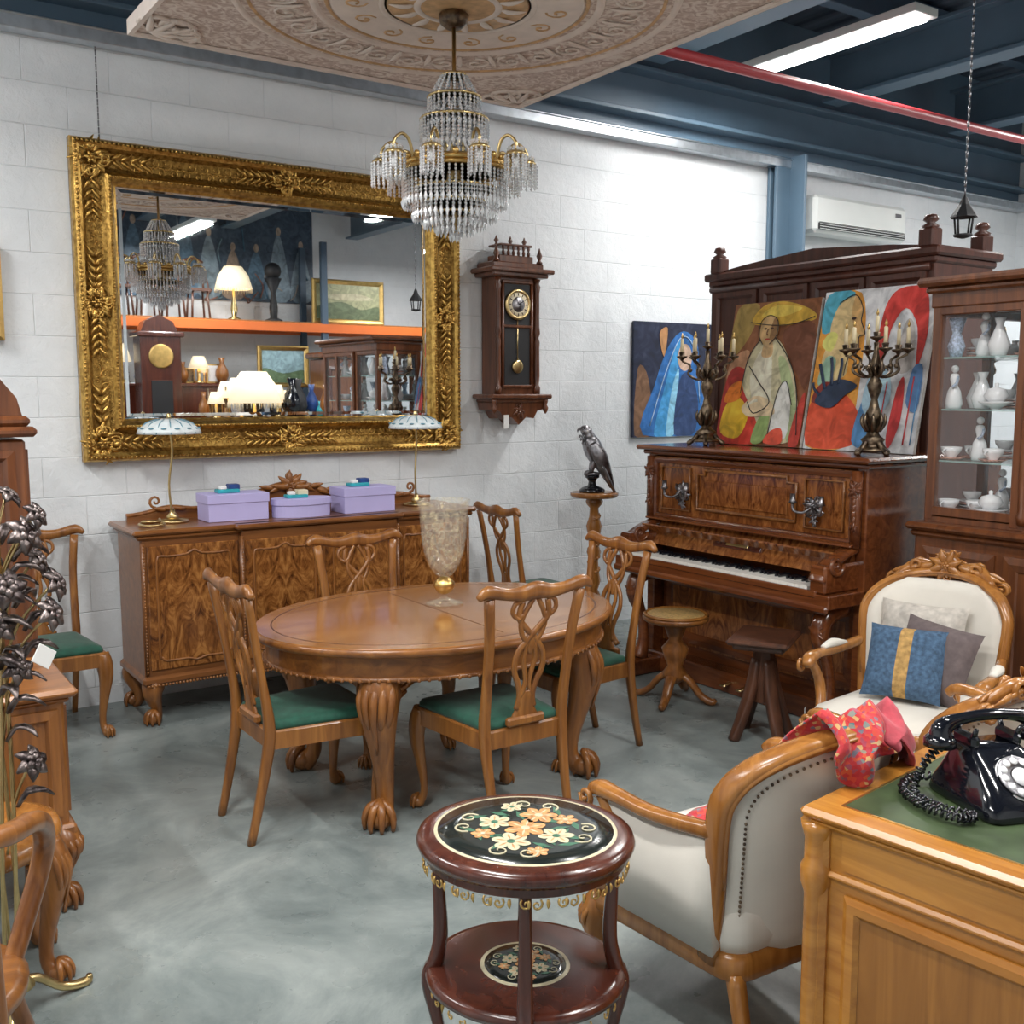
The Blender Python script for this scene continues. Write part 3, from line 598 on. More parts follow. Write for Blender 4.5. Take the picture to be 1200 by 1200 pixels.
for y in(ya+.08,yb_-.08):
    b.box((4.10,y,.80),(.27,.10,.14),P,.012); b.M=basis((4.10,y-.055,.87),(-1,0,0),(0,0,1)); b.scroll((.0,.0,0),0,.11,P,1,1.4,.12); b.M=Matrix()
    b.sweep([(4.22,y,.93),(4.12,y,.90),(4.0,y,.84),(3.965,y,.79)],[(.05,.02),(.05,.02),(.05,.02),(.05,.015)],P,ref=(0,0,1),pw=3)
b.box((4.11,ym,.695),(.30,1.58,.07),P,.006); b.box((3.965,ym,.728),(.020,1.42,.035),P,.005); b.box((3.955,ym,.66),(.03,1.58,.04),P,.012)
kw=1.30/52
for k in range(52): b.box((4.055,ym-.65+kw*(k+.5),.750),(.17,kw-.0015,.02),'ivory',.0015)
for k in range(51):
    if k%7 not in(1,4): b.box((4.095,ym-.65+kw*(k+1),.766),(.085,.012,.016),'black',.002)
for y in(ym-.70,ym+.70): b.box((4.06,y,.755),(.16,.09,.04),P,.005)
b.box((4.305,ym,.40),(.02,1.44,.44),PB,.003); b.M=basis((4.295,ym,.40),(0,-1,0),(0,0,1)); b.rframe(-.70,.70,-.20,.20,[(0,-.01),(0,.014),(.03,.018),(.06,.010),(.065,.0)],P); b.M=Matrix()
for y in(ya+.10,yb_-.10):
    b.box((4.14,y,.05),(.38,.11,.10),P,.01)
    b.sweep([(4.20,y,.64),(4.06,y,.60),(4.03,y,.50),(4.09,y,.36),(4.11,y,.22),(4.08,y,.10)],[(.045,.05),(.05,.05),(.045,.045),(.03,.03),(.032,.032),(.045,.045)],P,ref=(0,1,0),n=10,pw=2.6)
    b.M=basis((4.0,y,.53),(0,-1,0),(0,0,1)); b.orn((0,0,0),.09,P,8,2); b.M=Matrix()
for d in(-.06,.06): b.sweep([(4.26,ym+d,.10),(4.20,ym+d,.07),(4.14,ym+d,.06)],[(.012,.006),(.014,.006),(.022,.006)],'brass',ref=(0,0,1))
for y in(3.42,4.38):
    b.M=basis((4.20,y,1.12),(0,-1,0),(0,0,1)); b.orn((0,0,0),.12,'silver',8,4); b.orn((0,-.07,0),.06,'silver',6,2)
    for s_ in(-1,1):
        b.sweep([(0,0,.02),(s_*.04,-.03,.04),(s_*.085,-.02,.06),(s_*.09,.02,.06)],.007,'silver',n=6); b.M=b.M@Matrix.Translation((s_*.09,.02,.06))@Matrix.Rotation(-pi/2,4,'X'); b.lathe((0,0,0),[(.006,-.01),(.022,0),(.016,.012),(.013,.045),(.008,.045)],'silver',10); b.M=basis((4.20,y,1.12),(0,-1,0),(0,0,1))
    b.M=Matrix()
b.obj('upright_piano')
# candelabra
b=B()
for k in range(4):
    a=pi/2*k+pi/4; ca,sa=cos(a),sin(a)
    b.sweep([(0,0,.08),(.04*ca,.04*sa,.07),(.07*ca,.07*sa,.035),(.10*ca,.10*sa,.012)],[.018,.016,.014,.016],'bronze',ref=(-sa,ca,0)); b.ball((.10*ca,.10*sa,.014),.014,'bronze',8,5)
b.lathe((0,0,0),[(.075,.02),(.085,.028),(.05,.04),(.045,.06),(.06,.08),(.035,.10),(.02,.13),(.032,.17),(.045,.20),(.025,.24),(.016,.28),(.03,.32),(.038,.35),(.02,.39),(.015,.42),(.03,.45),(.02,.48),(.012,.52),(.014,.56)],'bronze',16,rib=.08,ribn=6)
for k in range(8):
    a=2*pi*k/8; b.sweep([(.03*cos(a),.03*sin(a),.12),(.055*cos(a),.055*sin(a),.17),(.05*cos(a),.05*sin(a),.21)],[.01,.012,.003],'bronze',ref=(-sin(a),cos(a),0),n=6); b.sweep([(.02*cos(a),.02*sin(a),.40),(.045*cos(a),.045*sin(a),.44),(.06*cos(a),.06*sin(a),.42)],[.008,.01,.003],'bronze',ref=(-sin(a),cos(a),0),n=6)
def cup(x,y,z): 
    b.lathe((x,y,z),[(.006,-.02),(.012,-.01),(.03,.0),(.034,.008),(.014,.01),(.018,.03),(.012,.032)],'bronze',12); b.lathe((x,y,z+.03),[(.010,0),(.010,.075),(.004,.08)],'gmet',10); b.lathe((x,y,z+.11),[(.003,0),(.008,.012),(.001,.035)],'gilt',8)
for k in range(6):
    a=2*pi*k/6+.3; ca,sa=cos(a),sin(a)
    b.sweep([(0,0,.42),(.05*ca,.05*sa,.39),(.11*ca,.11*sa,.42),(.10*ca,.10*sa,.47),(.13*ca,.13*sa,.49),(.15*ca,.15*sa,.50)],[.009,.008,.008,.007,.007,.007],'bronze',ref=(-sa,ca,0),n=6); b.ball((.10*ca,.10*sa,.445),.014,'bronze',8,5); cup(.15*ca,.15*sa,.52)
cup(0,0,.58)
cm=b.obj('candelabra',(4.42,4.42,1.387)).data; inst('candelabra',cm,(4.38,3.22,1.387),35)
# ---------------------------------------------------------------- paintings
pc={}
def pcol(c):
    k=tuple(c)
    if k not in pc:
        m,nt,p=nm('paint_%d'%len(pc)); vec=coords(nt,(1,1,1)); n=noise(nt,vec,9,6,1.5)
        nt.links.new(ramp(nt,n,[(.3,[x*.6 for x in c]),(.5,c),(.72,[min(1,x*1.35+.02) for x in c])]),p.inputs['Base Color']); bump(nt,p,n,.3,.003); setp(p,rough=.45); pc[k]=m
    return pc[k]
def painting(name,mtx,w,h,bg,shapes,edge=(.7,.65,.6),frame=None):
    b=B(); b.M=mtx; b.box((w/2,h/2,-.012),(w,h,.024),pcol(edge),.002)
    b.add([(0,0,.0006),(w,0,.0006),(w,h,.0006),(0,h,.0006)],[[0,1,2,3]],pcol(bg))
    for i,(c,pts) in enumerate(shapes):
        z=.001+.0005*i
        if pts[0]=='e':
            _,ex,ey,ra,rb=pts; P_=[(ex+ra*cos(2*pi*k/24),ey+rb*sin(2*pi*k/24)) for k in range(24)]
        elif pts[0]=='l':
            _,wd,*pp=pts; b.sweep([(x*w,y*h,z) for x,y in pp],(wd*w,.0012),pcol(c),n=4,sub=5); continue
        else:
            P_=[]; n=len(pts)
            for k in range(n):
                a_,b_,c_,d_=pts[k-1],pts[k],pts[(k+1)%n],pts[(k+2)%n]
                for j in range(4):
                    t=j/4; P_.append(tuple(min(1,max(0,.5*(2*b_[q]+(-a_[q]+c_[q])*t+(2*a_[q]-5*b_[q]+4*c_[q]-d_[q])*t*t+(-a_[q]+3*b_[q]-3*c_[q]+d_[q])*t**3))) for q in(0,1)))
        b.add([(x*w,y*h,z) for x,y in P_],[list(range(len(P_)))],pcol(c))
    if frame: b.rframe(-.06,w+.06,-.06,h+.06,[(0,-.02),(0,.02),(.02,.03),(.05,.015),(.065,.003)],frame)
    return b.obj(name,fix=False)
nav=(.012,.018,.05)
painting('painting_veiled_woman',basis((5.00,WALLY-.03,1.37),(1,0,0),(0,0,1)),.82,.85,nav,[
 ((.20,.10,.05),((.02,.02),(.22,.05),(.18,.5),(.05,.6))),((.02,.14,.42),((.12,.02),(.25,.45),(.42,.80),(.6,.93),(.78,.82),(.82,.5),(.98,.02))),
 ((.05,.30,.62),((.25,.02),(.38,.45),(.50,.78),(.58,.85),(.52,.5),(.45,.02))),((.25,.55,.75),((.40,.02),(.46,.4),(.55,.6),(.52,.2),(.50,.02))),
 ((.55,.38,.28),('e',.62,.70,.09,.12)),((.02,.05,.15),((.5,.02),(.56,.5),(.70,.55),(.8,.3),(.75,.02))),((.5,.25,.10),((.3,.90),(.36,.7),(.40,.95))),((.35,.5,.7),('l',.008,(.2,.1),(.4,.6),(.58,.88),(.75,.75),(.82,.3)))],nav)
def lean(y,x0=4.60,z0=1.390,dx=.16,h=.86): return basis((x0,y,z0),(0,-1,0),(dx,0,h))
bk=(.02,.015,.015)
painting('painting_seated_woman',lean(4.52),.655,.86,(.24,.085,.03),[
 ((.36,.24,.06),((.02,.62),(.04,.97),(.30,.98),(.22,.75))),((.66,.40,.05),((.24,.86),(.34,.97),(.58,.995),(.88,.93),(.97,.86),(.74,.83),(.48,.83))),((.80,.58,.10),((.34,.90),(.5,.97),(.8,.94),(.6,.89))),
 ((.50,.26,.14),((.02,.48),(.08,.62),(.26,.66),(.24,.45),(.1,.4))),((.16,.05,.02),((.64,.80),(.97,.82),(.98,.40),(.86,.48),(.70,.64))),
 ((.50,.04,.03),((.02,.02),(.02,.42),(.12,.55),(.30,.48),(.42,.2),(.3,.02))),((.64,.05,.03),((.1,.02),(.15,.2),(.35,.3),(.62,.15),(.55,.02))),((.86,.52,.03),((.05,.08),(.06,.26),(.20,.34),(.36,.22),(.28,.05))),((.85,.22,.02),((.04,.3),(.1,.42),(.24,.44),(.22,.32))),
 ((.66,.60,.38),((.24,.42),(.28,.62),(.38,.73),(.56,.74),(.72,.62),(.86,.42),(.95,.12),(.80,.02),(.55,.10),(.40,.25))),((.46,.54,.28),((.62,.60),(.74,.56),(.90,.28),(.96,.06),(.84,.05),(.76,.30))),((.80,.75,.58),((.32,.50),(.40,.66),(.52,.66),(.58,.45),(.60,.25),(.46,.24),(.36,.36))),
 ((.62,.40,.18),((.36,.76),(.37,.86),(.46,.90),(.55,.87),(.57,.77),(.50,.70),(.42,.70))),((.34,.18,.07),((.48,.71),(.50,.87),(.56,.85),(.55,.74))),((.66,.44,.22),((.42,.62),(.44,.72),(.52,.72),(.54,.62))),
 ((.10,.05,.03),('e',.42,.81,.018,.008)),((.10,.05,.03),('e',.50,.81,.018,.008)),((.45,.04,.03),('e',.46,.735,.028,.008)),((.30,.15,.07),('l',.008,(.455,.81),(.445,.775),(.462,.765))),
 ((.84,.84,.78),((.64,.08),(.68,.36),(.76,.44),(.84,.30),(.84,.06))),((.30,.42,.14),((.45,.02),(.5,.18),(.62,.24),(.6,.04))),((.55,.05,.03),((.88,.02),(.92,.26),(.99,.36),(.99,.02))),
 ((.74,.58,.36),((.28,.26),(.42,.34),(.60,.31),(.68,.22),(.5,.20),(.36,.20))),((.75,.70,.55),('l',.018,(.34,.26),(.40,.30),(.46,.31))),((.80,.10,.05),((.60,.02),(.66,.10),(.78,.12),(.80,.02))),
 (bk,('l',.006,(.24,.36),(.27,.60),(.38,.73))),(bk,('l',.006,(.56,.74),(.74,.60),(.88,.40),(.96,.08))),(bk,('l',.006,(.30,.55),(.44,.44),(.60,.30),(.44,.22),(.34,.30))),(bk,('l',.005,(.64,.08),(.68,.36),(.76,.44),(.86,.28))),(bk,('l',.005,(.42,.70),(.36,.77),(.37,.86),(.46,.90),(.56,.86),(.57,.76),(.50,.70))),(bk,('l',.005,(.24,.86),(.5,.83),(.75,.83),(.97,.87)))])
painting('painting_two_figures',lean(3.83,4.585),.70,.88,(.74,.74,.76),[
 ((.80,.34,.05),((.02,.02),(.02,.97),(.34,.98),(.44,.6),(.40,.02))),((.10,.44,.58),((.02,.74),(.03,.98),(.28,.985),(.20,.80))),((.78,.09,.03),((.02,.03),(.03,.32),(.3,.36),(.5,.2),(.45,.03))),
 ((.78,.58,.28),((.10,.80),(.16,.92),(.30,.96),(.38,.88),(.385,.80),(.43,.72),(.385,.70),(.39,.62),(.32,.58),(.30,.46),(.12,.44),(.06,.56),(.10,.68))),((.70,.42,.16),((.30,.96),(.38,.88),(.385,.80),(.43,.72),(.34,.74),(.28,.86))),
 ((.75,.72,.2),((.04,.66),(.10,.74),(.18,.72),(.14,.62))),((.35,.55,.40),((.05,.42),(.1,.58),(.2,.56),(.16,.4))),((.26,.03,.02),((.02,.3),(.1,.42),(.28,.40),(.22,.3))),((.05,.02,.02),('e',.31,.82,.022,.009)),
 ((.62,.05,.04),((.56,.55),(.57,.83),(.64,.96),(.78,.99),(.92,.95),(.97,.7),(.92,.5),(.88,.74),(.76,.86),(.66,.74),(.64,.56))),((.80,.82,.85),((.64,.5),(.67,.72),(.77,.84),(.86,.74),(.88,.5),(.76,.42))),((.55,.52,.50),((.74,.5),(.78,.78),(.86,.74),(.88,.5))),
 ((.10,.30,.60),((.46,.06),(.5,.3),(.60,.44),(.66,.2),(.6,.03))),((.45,.66,.80),((.5,.3),(.56,.5),(.70,.48),(.74,.3),(.6,.2))),((.60,.04,.04),((.76,.1),(.79,.38),(.84,.44),(.86,.2),(.80,.03))),((.1,.22,.45),((.88,.3),(.9,.5),(.98,.5),(.98,.25))),((.6,.05,.05),('l',.008,(.92,.45),(.91,.05))),((.6,.05,.05),('l',.006,(.70,.42),(.69,.12))),((.1,.3,.55),('l',.006,(.97,.42),(.97,.05))),
 ((.02,.04,.09),((.06,.30),(.16,.40),(.28,.44),(.44,.40),(.34,.34),(.22,.26))),((.02,.04,.09),('l',.020,(.14,.38),(.09,.48),(.06,.54))),((.02,.04,.09),('l',.018,(.20,.40),(.18,.52),(.16,.58))),((.02,.04,.09),('l',.018,(.26,.41),(.27,.52),(.26,.57))),((.02,.04,.09),('l',.016,(.10,.34),(.04,.38),(.02,.42))),
 (bk,('l',.005,(.16,.92),(.30,.965),(.385,.88),(.39,.80),(.44,.72),(.39,.70),(.40,.61),(.32,.57),(.30,.46)))])
# ---------------------------------------------------------------- wardrobe behind piano
b=B(); Wd='war'
b.box((5.115,4.03,1.22),(.53,1.60,2.36),Wd,.006); b.box((5.115,4.03,2.43),(.60,1.68,.05),Wd,.012); b.box((5.115,4.03,2.39),(.56,1.63,.04),Wd,.01); b.box((5.115,4.03,.05),(.56,1.64,.10),Wd,.01)
b.M=basis((4.85,4.83,0),(0,-1,0),(0,0,1))
for xa in(.04,.43,.82,1.20): b.rframe(xa,xa+.36,1.95,2.33,[(0,0),(0,.02),(.03,.02),(.045,.004)],Wd); b.rframe(xa,xa+.36,.2,1.9,[(0,0),(0,.02),(.03,.02),(.045,.004)],Wd)
b.sweep([(.02,2.35,.02),(1.58,2.35,.02)],(.02,.02),Wd,sub=1)
b.M=Matrix()
for x,y in((4.87,4.78),(4.87,3.28),(5.34,3.28)): 
    b.box((x,y,2.50),(.09,.09,.10),Wd,.01); b.lathe((x,y,2.54),[(.035,0),(.045,.02),(.02,.035),(.04,.05),(.03,.075),(.01,.08)],Wd,12)
b.prism([(3.33,2.455),(3.33,2.47),(3.5,2.49),(4.03,2.53),(4.55,2.49),(4.73,2.47),(4.73,2.455)],4.86,4.90,Wd,'yz')
b.obj('wardrobe')
# ---------------------------------------------------------------- vitrine
b=B(); X0,X1,Y0,Y1=4.36,4.82,1.70,2.90; v='vit'
b.box(((X0+X1)/2-.02,(Y0+Y1)/2,.55),(X1-X0+.04,Y1-Y0+.04,1.02),v,.006); b.box(((X0+X1)/2-.03,(Y0+Y1)/2,1.075),(X1-X0+.12,Y1-Y0+.10,.035),v,.014); b.box(((X0+X1)/2-.03,(Y0+Y1)/2,.06),(X1-X0+.10,Y1-Y0+.08,.12),v,.012); b.box(((X0+X1)/2-.025,(Y0+Y1)/2,1.04),(X1-X0+.08,Y1-Y0+.07,.03),v,.012)
b.M=basis((X0-.035,Y1+.02,0),(0,-1,0),(0,0,1))
for xa in(.05,.45,.85): b.rframe(xa,xa+.36,.18,.98,[(0,0),(0,.015),(.03,.02),(.06,.012),(.07,.002)],v)
b.M=Matrix()
b.box(((X0+X1)/2,(Y0+Y1)/2,2.14),(X1-X0+.02,Y1-Y0+.02,.10),v,.006); b.box(((X0+X1)/2-.02,(Y0+Y1)/2,2.205),(X1-X0+.12,Y1-Y0+.10,.04),v,.014); b.box(((X0+X1)/2-.01,(Y0+Y1)/2,2.17),(X1-X0+.06,Y1-Y0+.05,.03),v,.01)
b.box(((X0+X1)/2,(Y0+Y1)/2,1.11),(X1-X0,Y1-Y0,.04),v,.004); b.box((X1-.01,(Y0+Y1)/2,1.62),(.02,Y1-Y0,1.0),v,.002)
b.add([(X1-.022,Y0+.04,1.14),(X1-.022,Y1-.04,1.14),(X1-.022,Y1-.04,2.08),(X1-.022,Y0+.04,2.08)],[[0,1,2,3]],'mir')
for x,y in((X0+.02,Y1-.02),(X1-.02,Y1-.02),(X0+.02,Y0+.02),(X1-.02,Y0+.02),(X0+.02,2.46),(X0+.02,2.38),(X0+.02,2.0)): b.box((x,y,1.61),(.045,.045,1.02),v,.006)
b.lathe((X0-.005,2.42,1.12),[(.02,0),(.026,.04),(.016,.06),(.022,.2),(.02,.78),(.026,.82),(.016,.84),(.024,.88),(.024,.97)],v,12)
for z in(1.14,2.08): b.box((X0+.02,(Y0+Y1)/2,z),(.04,Y1-Y0,.05),v,.005); b.box(((X0+X1)/2,Y1-.02,z),(X1-X0,.04,.05),v,.005)
b.add([(X0+.012,Y0,1.14),(X0+.012,Y1,1.14),(X0+.012,Y1,2.09),(X0+.012,Y0,2.09)],[[0,1,2,3]],'pane'); b.add([(X0,Y1-.012,1.14),(X1,Y1-.012,1.14),(X1,Y1-.012,2.09),(X0,Y1-.012,2.09)],[[0,1,2,3]],'pane')
for z in(1.38,1.62,1.86): b.box(((X0+X1)/2,(Y0+Y1)/2,z),(X1-X0-.06,Y1-Y0-.06,.008),'sgl',.001)
def china(x,y,z,k):
    if k==0: b.lathe((x,y,z),[(.03,0),(.035,.005),(.05,.05),(.03,.10),(.015,.14),(.025,.17),(.022,.17),(.012,.14)],'porc',14)
    if k==1: b.lathe((x,y,z),[(.02,0),(.02,.01),(.045,.04),(.048,.06),(.042,.06),(.02,.015)],'porc',14); b.lathe((x,y,z),[(.04,0),(.065,.012),(.06,.012),(.03,.004)],'porr',14); b.sweep([(x-.045,y,z+.05),(x-.07,y,z+.04),(x-.045,y,z+.02)],.004,'porc',ref=(0,1,0),n=5)
    if k==2: b.lathe((x,y,z),[(.02,0),(.03,.01),(.075,.03),(.075,.035),(.03,.015)],'porc',16); b.lathe((x,y,z+.03),[(.03,0),(.055,.03),(.04,.06),(.008,.07),(.01,.085),(.002,.09)],'porc',14)
    if k==3: b.lathe((x,y,z),[(.025,0),(.04,.05),(.02,.11),(.04,.18),(.036,.18),(.015,.11)],'porb',14)
    if k==4:
        b.lathe((x,y,z),[(.035,0),(.035,.012),(.04,.02),(.03,.08),(.014,.11),(.022,.14),(.018,.16),(.008,.165)],'porc',12); b.ball((x,y,z+.185),.018,'porc',8,6); b.sweep([(x,y-.015,z+.15),(x-.03,y-.03,z+.12),(x-.035,y-.01,z+.10)],.006,'porb',n=5)
    if k==5:
        for q in range(4): b.lathe((x,y,z+q*.012),[(.03,0),(.06,.010),(.058,.012),(.03,.004)],'porc' if q%2 else 'porr',14)
        b.lathe((x,y,z+.045),[(.02,0),(.04,.03),(.042,.045),(.036,.045)],'gilt' if False else 'porc',12)
for z in(1.135,1.385,1.625,1.865):
    for i in range(10): china(X0+.10+.06*(i%2),2.84-.105*i,z,R.choice((0,1,2,3,4,5,1) if z>1.2 else (1,2,5)))
    for i in range(9): china(X0+.26+.05*(i%2),2.82-.12*i,z,R.choice((0,1,3,4,5)))
b.obj('china_cabinet')
# ---------------------------------------------------------------- stools
b=B()
b.lathe((0,0,0),[(.02,.10),(.05,.12),(.07,.16),(.04,.20),(.06,.25),(.075,.30),(.035,.35),(.05,.39),(.06,.42),(.05,.445),(.16,.45),(.182,.465),(.182,.48),(.168,.49)],'walnut',28)
T['cane']=flat('woven_cane',(.42,.27,.10),.4,90,.4,150,rough=.5)
b.lathe((0,0,0),[(.158,.49),(.153,.495),(.02,.497)],'cane',28); b.lathe((0,0,0),[(.153,.488),(.168,.50),(.182,.488)],'oak',28)
for k in range(4):
    a=pi/2*k+.5; ca,sa=cos(a),sin(a); b.sweep([(.03*ca,.03*sa,.16),(.09*ca,.09*sa,.12),(.15*ca,.15*sa,.05),(.21*ca,.21*sa,.02),(.235*ca,.235*sa,.035)],[(.022,.034),(.020,.03),(.019,.025),(.02,.02),(.012,.012)],'walnut',ref=(-sa,ca,0))
b.obj('round_piano_stool',(3.86,4.06,0))
b=B(); w='dkw'
b.box((0,0,.505),(.36,.30,.03),w,.012); b.box((0,0,.48),(.30,.25,.03),w,.01); b.lathe((0,0,0),[(.03,.18),(.06,.19),(.065,.30),(.055,.40),(.05,.47)],w,8,smooth=False)
for k in range(4):
    a=pi/2*k+pi/4; ca,sa=cos(a),sin(a); b.sweep([(.04*ca,.04*sa,.40),(.07*ca,.07*sa,.25),(.12*ca,.12*sa,.10),(.16*ca,.16*sa,.0)],[(.02,.03),(.022,.035),(.024,.03),(.026,.022)],w,ref=(-sa,ca,0),pw=4)
b.box((.10,-.19,.12),(.035,.003,.06),'tag',.001)
b.obj('wooden_swivel_stool',(3.80,3.37,0),30)
# ---------------------------------------------------------------- armchairs
def armchair(name,loc,rz,h=.93,wd='oak',closed=False,crest=0,pad=False):
    b=B(); fab='white'
    yb=lambda x,z:-.24-.13*(z-.34)/(h-.34)+.10*(x/.29)**2
    def wz(z):
        zt=h-.20
        if z<zt: return .25+.04*(z-.34)/(zt-.34)
        return .29*math.sqrt(max(0,1-((z-zt)/.2)**2*.96))
    rings=[]
    zs=[.30+(h-.03-.30)*i/14 for i in range(15)]
    for z in zs:
        w=wz(z)-.008; us=[-1+2*k/10 for k in range(11)]
        f=[(w*u,yb(w*u,z)+.03+.025*(1-u*u),z) for u in us]; k_=[(w*u,yb(w*u,z)-.022-.006*(1-u*u),z) for u in us[::-1]]
        rings.append(f+k_)
    b.loft(rings,fab)
    path=[(-.25,yb(-.25,.30),.28),(-.27,yb(-.27,.5),.5)]
    zt=h-.20
    for k in range(13):
        a=pi-pi*k/12; x=.29*cos(a); z=zt+.2*sin(a)**.8 if sin(a)>0 else zt
        path.append((x,yb(x,z),z))
    path+=[(.27,yb(.27,.5),.5),(.25,yb(.25,.30),.28)]
    b.sweep(path,(.020,.034),wd,ref=(0,1,0),n=10,sub=3,pw=3)
    b.sweep(path[1:-1],(.009,.042),wd,ref=(0,1,0),n=8,sub=3)
    if crest:
        b.sweep([(-.20,yb(.2,h),h-.035),(-.13,yb(0,h),h+.018),(-.06,yb(0,h),h+.02),(0,yb(0,h),h+.045),(.06,yb(0,h),h+.02),(.13,yb(0,h),h+.018),(.20,yb(.20,h),h-.035)],[(.014,.02),(.028,.022),(.026,.022),(.042,.026),(.026,.022),(.028,.022),(.014,.02)],wd,ref=(0,1,0),n=10)
        for sd in(1,-1):
            b.M=basis((0,yb(0,h)+.020*sd,h+.03),(-sd,0,0),(0,0,1)); b.orn((0,0,0),.12,wd,10,2,1.3)
            for s_ in(-1,1):
                b.scroll((s_*.08,-.008,0),0 if s_>0 else pi,.075,wd,s_,1.3,.16); b.scroll((s_*.20,-.065,-.01),(-.6 if s_>0 else pi+.6),.06,wd,-s_,1.3,.16)
                for k in range(3): b.leaf((s_*(.05+.05*k),.0-.012*k,0),(-.3 if s_>0 else pi+.3),.08,.016,wd,.1)
            b.M=Matrix()
    for k in range(96): # nail studs
        t=k/95.
        if t<.28: z=.32+(zt-.32)*t/.28; x=-(wz(z)-.038)
        elif t>.72: z=.32+(zt-.32)*(1-t)/.28; x=wz(z)-.038
        else: a=pi-pi*(t-.28)/.44; x=.252*cos(a); z=zt+.162*max(0,sin(a))**.8
        b.ball((x,yb(x,z)-.029,z),.0042,'bronze',6,4)
    def ring(i,z,r=.07,n=6):
        cs=[(.31-i,.31-i),(-.31+i,.31-i),(-.26+i,-.25+i),(.26-i,-.25+i)]; out=[]
        for k,(x,y) in enumerate(cs):
            for j in range(n):
                a=pi/2*k+pi/2*j/(n-1); out.append((x+r*(cos(a)-(1 if k in(0,3) else -1)),y+r*(sin(a)-(1 if k in(0,1) else -1)),z))
        return out
    b.loft([ring(.01,.24),ring(0,.25),ring(0,.30),ring(.01,.315)],wd)
    b.loft([ring(.012,.31),ring(.0,.35),ring(.002,.41),ring(.025,.445),ring(.09,.465),ring(.2,.47)],fab)
    for sx in(-1,1):
        cab(b,sx*.265,.265,sx,1,.26,1.2,wd,1)
        b.sweep([(sx*.22,-.22,.26),(sx*.225,-.26,.12),(sx*.235,-.31,.0)],[.024,.02,.016],wd,ref=(0,1,0),pw=3)
        xb=.285
        b.sweep([(sx*xb,yb(xb,.64)+.0,.64),(sx*.32,-.02,.625),(sx*.335,.12,.63),(sx*.335,.20,.625),(sx*.33,.235,.60)],[(.018,.022),(.022,.018),(.024,.018),(.028,.022),(.018,.018)],wd,ref=(0,0,1),n=10,pw=2.6)
        b.sweep([(sx*.333,.20,.62),(sx*.325,.13,.52),(sx*.30,.16,.42),(sx*.29,.24,.31)],[(.018,.018),(.020,.022),(.020,.022),(.024,.024)],wd,ref=(1,0,0),n=8)
        b.M=basis((sx*.362,.22,.60),(0,sx,0),(0,0,1)); b.scroll((-.03,.0,0),0,.06,wd,1,1.5,.16); b.M=Matrix()
        if pad: b.sweep([(sx*.31,-.08,.645),(sx*.328,0,.652),(sx*.333,.08,.648)],[(.014,.008),(.024,.02),(.014,.008)],fab,n=8)
        if closed:
            rr=[]
            for t in range(7):
                u=t/6.; y=-.20+.36*u; x=.285+.04*u; rr.append([(sx*(x-.03),y,.33),(sx*(x-.035),y,.5),(sx*(x-.022),y,.615),(sx*(x+.012),y,.615),(sx*(x+.008),y,.45),(sx*(x-.005),y,.31)])
            b.loft(rr,fab)
    return b.obj(name,loc,rz)
AH=.885; AX,AY=2.045,1.88
armchair('upholstered_armchair',(AX,AY,0),-3,AH,'oak',True,0)
armchair('upholstered_armchair',(3.58,2.41,0),104,.945,'oak',False,1,True)
armchair('upholstered_armchair',(3.04,1.94,0),-8,.82,'oak',True,1)
# pillows
def pillow(name,mat,loc,rot,w=.36,t=.07,stripe=None):
    b=B(); N=12; vs=[]
    for sgn in(1,-1):
        for i in range(N+1):
            for j in range(N+1):
                u=-1+2*i/N; v_=-1+2*j/N; e=(1-u**4)*(1-v_**4); pin=1-.06*(1-u*u*v_*v_)*(abs(u)**3+abs(v_)**3)
                vs.append((u*w/2*pin,v_*w/2*pin,sgn*t*e**.5))
    o=(N+1)**2; fa=[];fst=[]
    for s_ in(0,1):
        for i in range(N):
            for j in range(N):
                q=[s_*o+i*(N+1)+j,s_*o+(i+1)*(N+1)+j,s_*o+(i+1)*(N+1)+j+1,s_*o+i*(N+1)+j+1]
                (fst if stripe and i in(5,6) else fa).append(q if s_==0 else q[::-1])
    b.add(vs,fa,mat,True)
    if stripe: b.add(vs,fst,stripe,True)
    ob=b.obj(name,loc,fix=False); ob.rotation_euler=rot; return ob
T['bluef']=flat('blue_woven',(.055,.105,.18),.4,60,.4,300,.002,rough=.9); T['gstr']=flat('gold_stripe',(.42,.25,.08),.35,50,rough=.8); T['linen']=flat('linen',(.50,.46,.41),.25,30,.3,200,.002,rough=.9); T['taupe']=flat('taupe_fabric',(.13,.10,.10),.2,30,rough=.9)
pillow('throw_pillow','linen',(3.75,2.49,.655),(math.radians(74),0,math.radians(104+180)),.36,.055)
pillow('throw_pillow','taupe',(3.67,2.37,.625),(math.radians(68),.12,math.radians(95+180)),.32,.05)
pillow('throw_pillow','bluef',(3.57,2.43,.62),(math.radians(60),0,math.radians(112+180)),.31,.055,'gstr')
